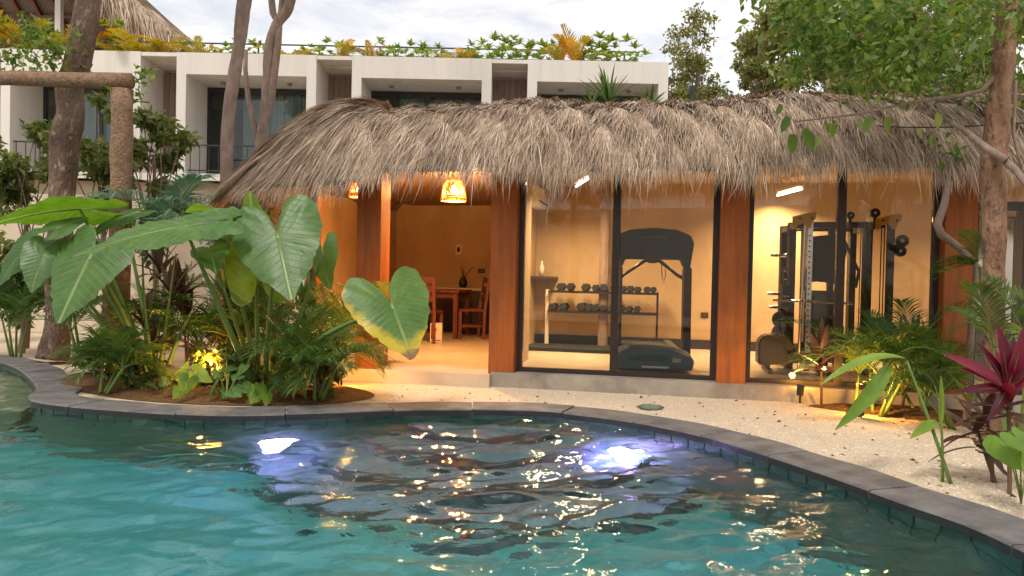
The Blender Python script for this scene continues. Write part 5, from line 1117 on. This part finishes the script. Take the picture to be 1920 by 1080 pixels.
palm('areca_palm', gnd(640, 692, .04), 3, 'slim palm in the shade below the orange corner post', 'palm', 'palm', seed=16, fronds=12, ln=.7, leaflen=.26, lw=.016, height=.35, spread=.6, droop=1.4, nl=26)
palm('areca_palm', gnd(30, 668, .02), 4, 'dark palm clump on the far bank of the shallow pool', 'palm', 'palm', seed=17, fronds=16, ln=.9, leaflen=.32, lw=.024, height=.6, droop=1.6, nl=24)
for i, (x, y, h, l_, lab) in enumerate(((-3.05, 7.55, .45, .7, 'dark palm deep in the bed behind the gateway-side stalks'), (-2.45, 7.45, .40, .65, 'dark palm directly behind the main elephant ear'), (-3.75, 7.75, .5, .75, 'shaded palm right against the log gateway post'),
        (-1.95, 7.25, .35, .6, 'dark palm between elephant ear and the lounge column'), (-4.75, 8.35, .55, .8, 'shaded palm at the thick red trunk base'), (-2.95, 8.6, .7, .9, 'dark palm in the shade behind the planted point'))):
    palm('areca_palm', (x, y, .03), 4, lab, 'palm', 'palm', seed=80 + i, fronds=16, ln=l_, leaflen=.28, lw=.013, height=h, spread=.6, droop=1.6, nl=26, hang=.5)
for i, (x, y, z, Rr, lab) in enumerate(((-3.95, 7.25, .18, (.35, .28, .2), 'low dark leafy bush at the coping bend'), (-2.75, 6.95, .20, (.35, .2, .2), 'low leafy bush lit amber between the elephant ears'), (-2.1, 7.15, .22, (.3, .2, .22), 'low leafy bush behind the bushy areca palm'), (-3.3, 7.9, .35, (.5, .3, .3), 'mid-height leafy bush lit amber at the back of the bed'),
        (-3.3, 6.85, .16, (.3, .18, .16), 'low leafy bush close to the coping beside the second elephant ear'), (-1.75, 6.75, .16, (.28, .2, .15), 'low leafy bush under the arching areca fronds'), (-2.45, 6.75, .22, (.25, .15, .2), 'low leafy bush hugging the main elephant ear stalks'), (-4.2, 7.75, .25, (.3, .25, .25), 'leafy bush between the gateway post and the shallow pool edge'), (-2.6, 8.0, .5, (.55, .3, .45), 'taller dark bush closing the back of the planted bed'))):
    cl, ra = crown((x, y, z), Rr, 10, 90 + i, 1); tree('shrub', lab, [(x, y, 0), (x + .02, y, z*.4), (x, y, z*.7), (x, y, z)], [.02, .018, .015, .01], cl, ra, 700, .085, 'vine', 'bark2', 90 + i, cat='shrub', limb_from=.3)
# right-hand planting
palm('areca_palm', gnd(1640, 775, .02), 4, 'fresh green feather palm lit from below beside the glass', 'palm', 'palm', seed=21, fronds=18, ln=.72, leaflen=.26, lw=.012, height=.42, spread=.8, droop=1.6, nl=30)
palm('areca_palm', gnd(1735, 775, .02), 4, 'full green feather palm in front of the third column', 'palm', 'palm', seed=22, fronds=18, ln=.66, leaflen=.25, lw=.012, height=.40, spread=.8, droop=1.7, nl=28)
palm('areca_palm', gnd(1905, 840, .02), 3, 'feather palm behind the red barked trunk base', 'palm', 'palm', seed=23, fronds=10, ln=.6, leaflen=.22, lw=.016, height=.75, spread=.6, droop=1.3, nl=26)
pf = empty('fan_palm', gnd(1858, 810, 0), 'slim palm with a spray of narrow leaves against the third column', 'palm'); hb = at(1838, 500, 6.1)
MB().tube(bez(gnd(1858, 810, 0), at(1850, 640, 6.1), hb, 8), .016, 8).build('stem', MT['stem'], pf)
for i in range(7):
    d = Vector((-1.0 + .16*i, -.15, .30 - .10*abs(i - 2) + (.35 if i > 4 else 0))); pts, V, F = frond_np(np.array(hb), d, .42, .8, 22, .17, .011, np.random.default_rng(70 + i)); np_mesh_mixed('frond', V, F, MT['palm'], pf, np.full(len(V), .3 + .08*i))
fp = empty('fan_palm', (at(1140, 200, 10.5).x, 10.5, 2.95), 'spiky fan palm tuft poking up behind the thatch ridge', 'palm')
def spray(e, c, n, ln, wd, mat, seed, el=(.2, 1.5), az=(0, 6.28), droop=.5, name='leaf'):
    r_ = np.random.default_rng(seed)
    for i in range(n):
        a = r_.uniform(*az); b_ = r_.uniform(*el); V, F = strap_np(c, (math.cos(a)*math.cos(b_), math.sin(a)*math.cos(b_), math.sin(b_)), (0, 0, 1) if b_ < 1.2 else (0, -1, .2), ln*r_.uniform(.7, 1.1), wd*r_.uniform(.8, 1.2), droop*r_.uniform(.5, 1.4))
        np_mesh(name, V, F, MT[mat], e, rnd=np.full(len(V), r_.uniform(0, 1)), smooth=True)
for px, py, n_, l_ in ((1140, 195, 34, .58), (1220, 205, 26, .36), (1290, 208, 20, .3), (1110, 200, 12, .35)): spray(fp, at(px, py, 10.5), n_, l_, .03, 'palm', px)
MB().tube([(fp.location.x, 10.5, 0), (fp.location.x, 10.5, 2.98)], .07, 10).build('stem', MT['bark2'], fp)
palm('areca_palm', gnd(1600, 775, .02), 2, 'airy palm with tall arching fronds before the multi-gym', 'palm', 'palm', seed=25, fronds=8, ln=.85, leaflen=.22, lw=.014, height=.45, spread=.8, droop=1.5, nl=30, el=(.8, 1.4))
palm('areca_palm', gnd(1800, 800, .02), 3, 'low palm tucked between the third column and the ti plants', 'palm', 'palm', seed=26, fronds=12, ln=.5, leaflen=.2, lw=.014, height=.3, spread=.8, droop=1.7, nl=26)
# broad-leaved stalk plant on the coping edge
sb = gnd(1783, 908, .0); st = empty('broad_leaf_plant', sb, 'young plant with two long arching bright leaves at the coping edge', 'plant'); Yb = sb.y
def lance(e, a, t, wd, mat, n=(0, -.5, .85), sag=.0, rnd=.5, K=10):
    A, T = np.array(a), np.array(t); d = T - A; L_ = np.linalg.norm(d); y = d/L_; n = np.array(n, float); n = unit(n - y*n.dot(y)); x = np.cross(y, n); V = []
    for i in range(K):
        u = i/(K-1); w_ = wd*max(.02, math.sin(math.pi*min(1, .06 + .94*u**.85)))**.75; c = A + d*u + n*sag*L_*4*u*(1-u)
        V += [c - x*w_/2 + n*w_*.16, c - x*w_/4 + n*w_*.05, c, c + x*w_/4 + n*w_*.05, c + x*w_/2 + n*w_*.16]
    F = [(5*i+j, 5*i+j+1, 5*i+j+6, 5*i+j+5) for i in range(K-1) for j in range(4)]
    o = np_mesh('leaf', np.array(V), np.array(F), MT[mat], e, rnd=np.full(len(V), rnd), smooth=True)
    MB().tube([tuple(np.array(V[5*i+2]) - n*.002) for i in range(K)], [.004*(1 - .8*i/K) for i in range(K)], 5).build('midrib', MT['stem'], o); return o
stalk(sb, at(1745, 790, Yb + .1), at(1700, 676, Yb + .25), .012, .006, st); stalk(sb + Vector((-.02, .05, 0)), at(1768, 820, Yb), at(1764, 790, Yb + .05), .009, .006, st)
lance(st, at(1697, 672, Yb + .25), at(1538, 722, Yb - .05), .075, 'lance', (0, -.35, .9), .10, .9); lance(st, at(1668, 683, Yb + .2), at(1566, 806, Yb - .1), .10, 'lance', (.5, -.75, .5), .06, .25); lance(st, at(1757, 790, Yb + .1), at(1707, 822, Yb), .065, 'lance', (0, -.6, .8), .06, .6)
lance(st, at(1763, 800, Yb + .05), at(1764, 704, Yb + .08), .045, 'lance', (.3, -1, 0), .0, .8)
# ti plants
def ti(base, heads, label, mat, seed, ln, wd, n, group=None, el=(.1, 1.45), droop=.9, az=(0, 6.28)):
    base = Vector(base); e = empty('ti_plant', base, label, 'plant', group); r_ = np.random.default_rng(seed)
    for hi, h in enumerate(heads):
        h = Vector(h); MB().tube(bez(base + Vector((.02*hi, 0, -.02)), base.lerp(h, .5) + Vector((.02, .02, 0)), h, 8), [.012]*4 + [.01]*4, 8).build('stem', MT['brownstem'], e)
        for i in range(n):
            a = i*2.4 + r_.uniform(-.3, .3) if az[1] > 6 else r_.uniform(*az); u = i/(n-1); b_ = el[0] + (el[1] - el[0])*u; c = h + Vector((0, 0, -.14*(1 - u)))
            V, F = strap_np(c, (math.cos(a)*math.cos(b_), math.sin(a)*math.cos(b_), math.sin(b_)), (0, 0, 1) if b_ < 1.2 else (0, -1, .2), ln*r_.uniform(.75, 1.1), wd*r_.uniform(.85, 1.15), droop*r_.uniform(.6, 1.3)*(1.1 - u), K=9, fold=.18)
            np_mesh('leaf', V, F, MT[mat if (u > .45 or mat == 'cord_dark') else 'cord_dark'], e, rnd=np.full(len(V), r_.uniform(0, 1)), smooth=True)
    return e
tb2 = gnd(1893, 928, 0)
e = ti(tb2, [at(1890, 735, tb2.y + .05)], 'tall ti plant with crimson upper leaves and bronze lower ones', 'cord_red', 5, .30, .075, 14, el=(-.25, 1.4))
for t_, w_, r_ in (((1765, 663, 4.0), .075, .7), ((1868, 607, 4.1), .085, .25), ((1925, 600, 4.1), .09, .45), ((1800, 690, 4.0), .06, .9), ((1935, 690, 3.9), .08, .3), ((1830, 640, 4.15), .06, .1), ((1900, 630, 4.2), .07, .0), ((1790, 735, 3.95), .055, .15), ((1850, 790, 3.9), .055, .05)): lance(e, at(1888, 728, 4.08), at(*t_), w_, 'cord_red', (.1, -.8, .5), .05, r_)
ti(gnd(1862, 905, 0), [at(1850, 770, 4.3), at(1830, 800, 4.4)], 'bronze leaved ti plant drooping beside the crimson one', 'cord_dark', 6, .30, .06, 10, el=(-.4, 1.0))
ti(gnd(1540, 760, 0), [at(1538, 668, 6.6)], 'dark bronze ti plant standing before the glass ledge', 'cord_dark', 7, .34, .07, 12)
ti(gnd(1690, 772, .02), [at(1712, 628, 6.6), at(1690, 640, 6.7)], 'small dark red ti plant behind the feather palms', 'cord_dark', 8, .24, .04, 12)
ti(B2 + Vector((.35, .55, 0)), [at(322, 545, 7.4), at(300, 500, 7.5)], 'maroon ti plant in the shade of the elephant ears', 'cord_dark', 9, .38, .06, 12)
ti(B2 + Vector((.75, .6, 0)), [at(420, 545, 7.4)], 'green spiky dracaena behind the main elephant ear stalks', 'palm', 10, .36, .035, 16)
ground_ivy(gnd(1915, 945, 0), [(1895, 845, 3.75), (1912, 825, 3.7), (1930, 850, 3.65), (1925, 880, 3.6), (1885, 835, 3.85)], 'light green heart-leaved climber at the ti plant foot', 12, size=.13, mat='lance')
for i, (x, y, h0, h1, mt_, lab) in enumerate(((-2.75, 7.35, .55, .75, 'cord_dark', 'maroon ti plant rising between the two elephant ears'), (-3.5, 7.2, .4, .6, 'cord_dark', 'short maroon ti plant near the tip of the planted point'), (-2.05, 7.55, .6, .8, 'palm', 'spiky green dracaena behind the front heart leaf'), (-3.3, 7.55, .65, .9, 'cord_dark', 'tall maroon ti plant under the drooping leaf'))):
    ti((x, y, .03), [(x + .03, y, h0), (x - .08, y + .1, h1)], lab, mt_, 110 + i, .36, .055, 13)
# rooftop planting
def proto(kind, seed, px):
    r_ = np.random.default_rng(seed); e = empty('roof_' + kind, (px, 17.0, BT - .05), '', 'plant')
    if kind == 'palm_tuft':
        for i in range(9):
            a = r_.uniform(0, 6.28); b_ = r_.uniform(.5, 1.4); pts, V, F = frond_np(np.array((px, 17.0, BT)), (math.cos(a)*math.cos(b_), math.sin(a)*math.cos(b_), math.sin(b_)), .62*r_.uniform(.7, 1.1), 1.2, 14, .2, .03, r_); np_mesh_mixed('frond', V, F, MT['palm_yellow'], e, np.full(len(V), r_.uniform(0, 1)))
    else:
        for k_ in range(9):
            c = np.array((px + r_.normal(0, .17), 17 + r_.normal(0, .1), BT + r_.uniform(.02, .40))); V = []; F = []; R_ = []
            for i in range(11):
                a = i*2.4; b_ = r_.uniform(.1, 1.2); v_, f_ = strap_np(c, (math.cos(a)*math.cos(b_), math.sin(a)*math.cos(b_), math.sin(b_)), (0, 0, 1),   .13*r_.uniform(.7, 1.3), .05, .5, K=4); F += [tuple(int(q) + 12*i for q in g_) for g_ in f_]; V += list(v_); R_ += [r_.uniform(0, 1)]*12
            np_mesh_mixed('leaf_rosette', np.array(V), F, MT['roof_leaf'], e, R_)
    return e
pr_ = [proto('palm_tuft', 1, -3.0), proto('palm_tuft', 2, -1.0), proto('leafy_shrub', 3, -2.0), proto('leafy_shrub', 4, 0.5)]
lbl = {'p': ('yellow-orange palm tuft on the white building roof edge', 'palm tufts along the roof edge'), 's': ('bright green leafy shrub on the white building roof edge', 'leafy shrubs along the roof edge')}
i = 0; x = -14.5; usedp = set(); r5 = random.Random(5)
while x < 2.75:
    dens = 1.0 if x > -1.2 or x < -8.3 else .92
    if r5.random() < dens:
        k_ = r5.choice((0, 1, 2, 3)); src = pr_[k_]
        if k_ in usedp: o = copy_tree(src)
        else: o = src; usedp.add(k_)
        s_ = r5.uniform(.75, 1.1)*(1.45 if x > -1.2 else 1.7 if x < -8.3 else 1.05); o.location = (x, 16.75 + r5.uniform(-.1, .25), BT - .06 + (.10 if x > -8.3 else 0)); o.scale = (s_,)*3; o.rotation_euler = (0, 0, r5.uniform(0, 6.28))
        l_ = lbl['p' if k_ < 2 else 's']; tag(o, l_[0], 'plant', l_[1])
    x += r5.uniform(.25, .38)
bb('planter', MT['white'], (-18, 3.1, BY + .55, BY + 1.1, BT - .12, BT - .04))
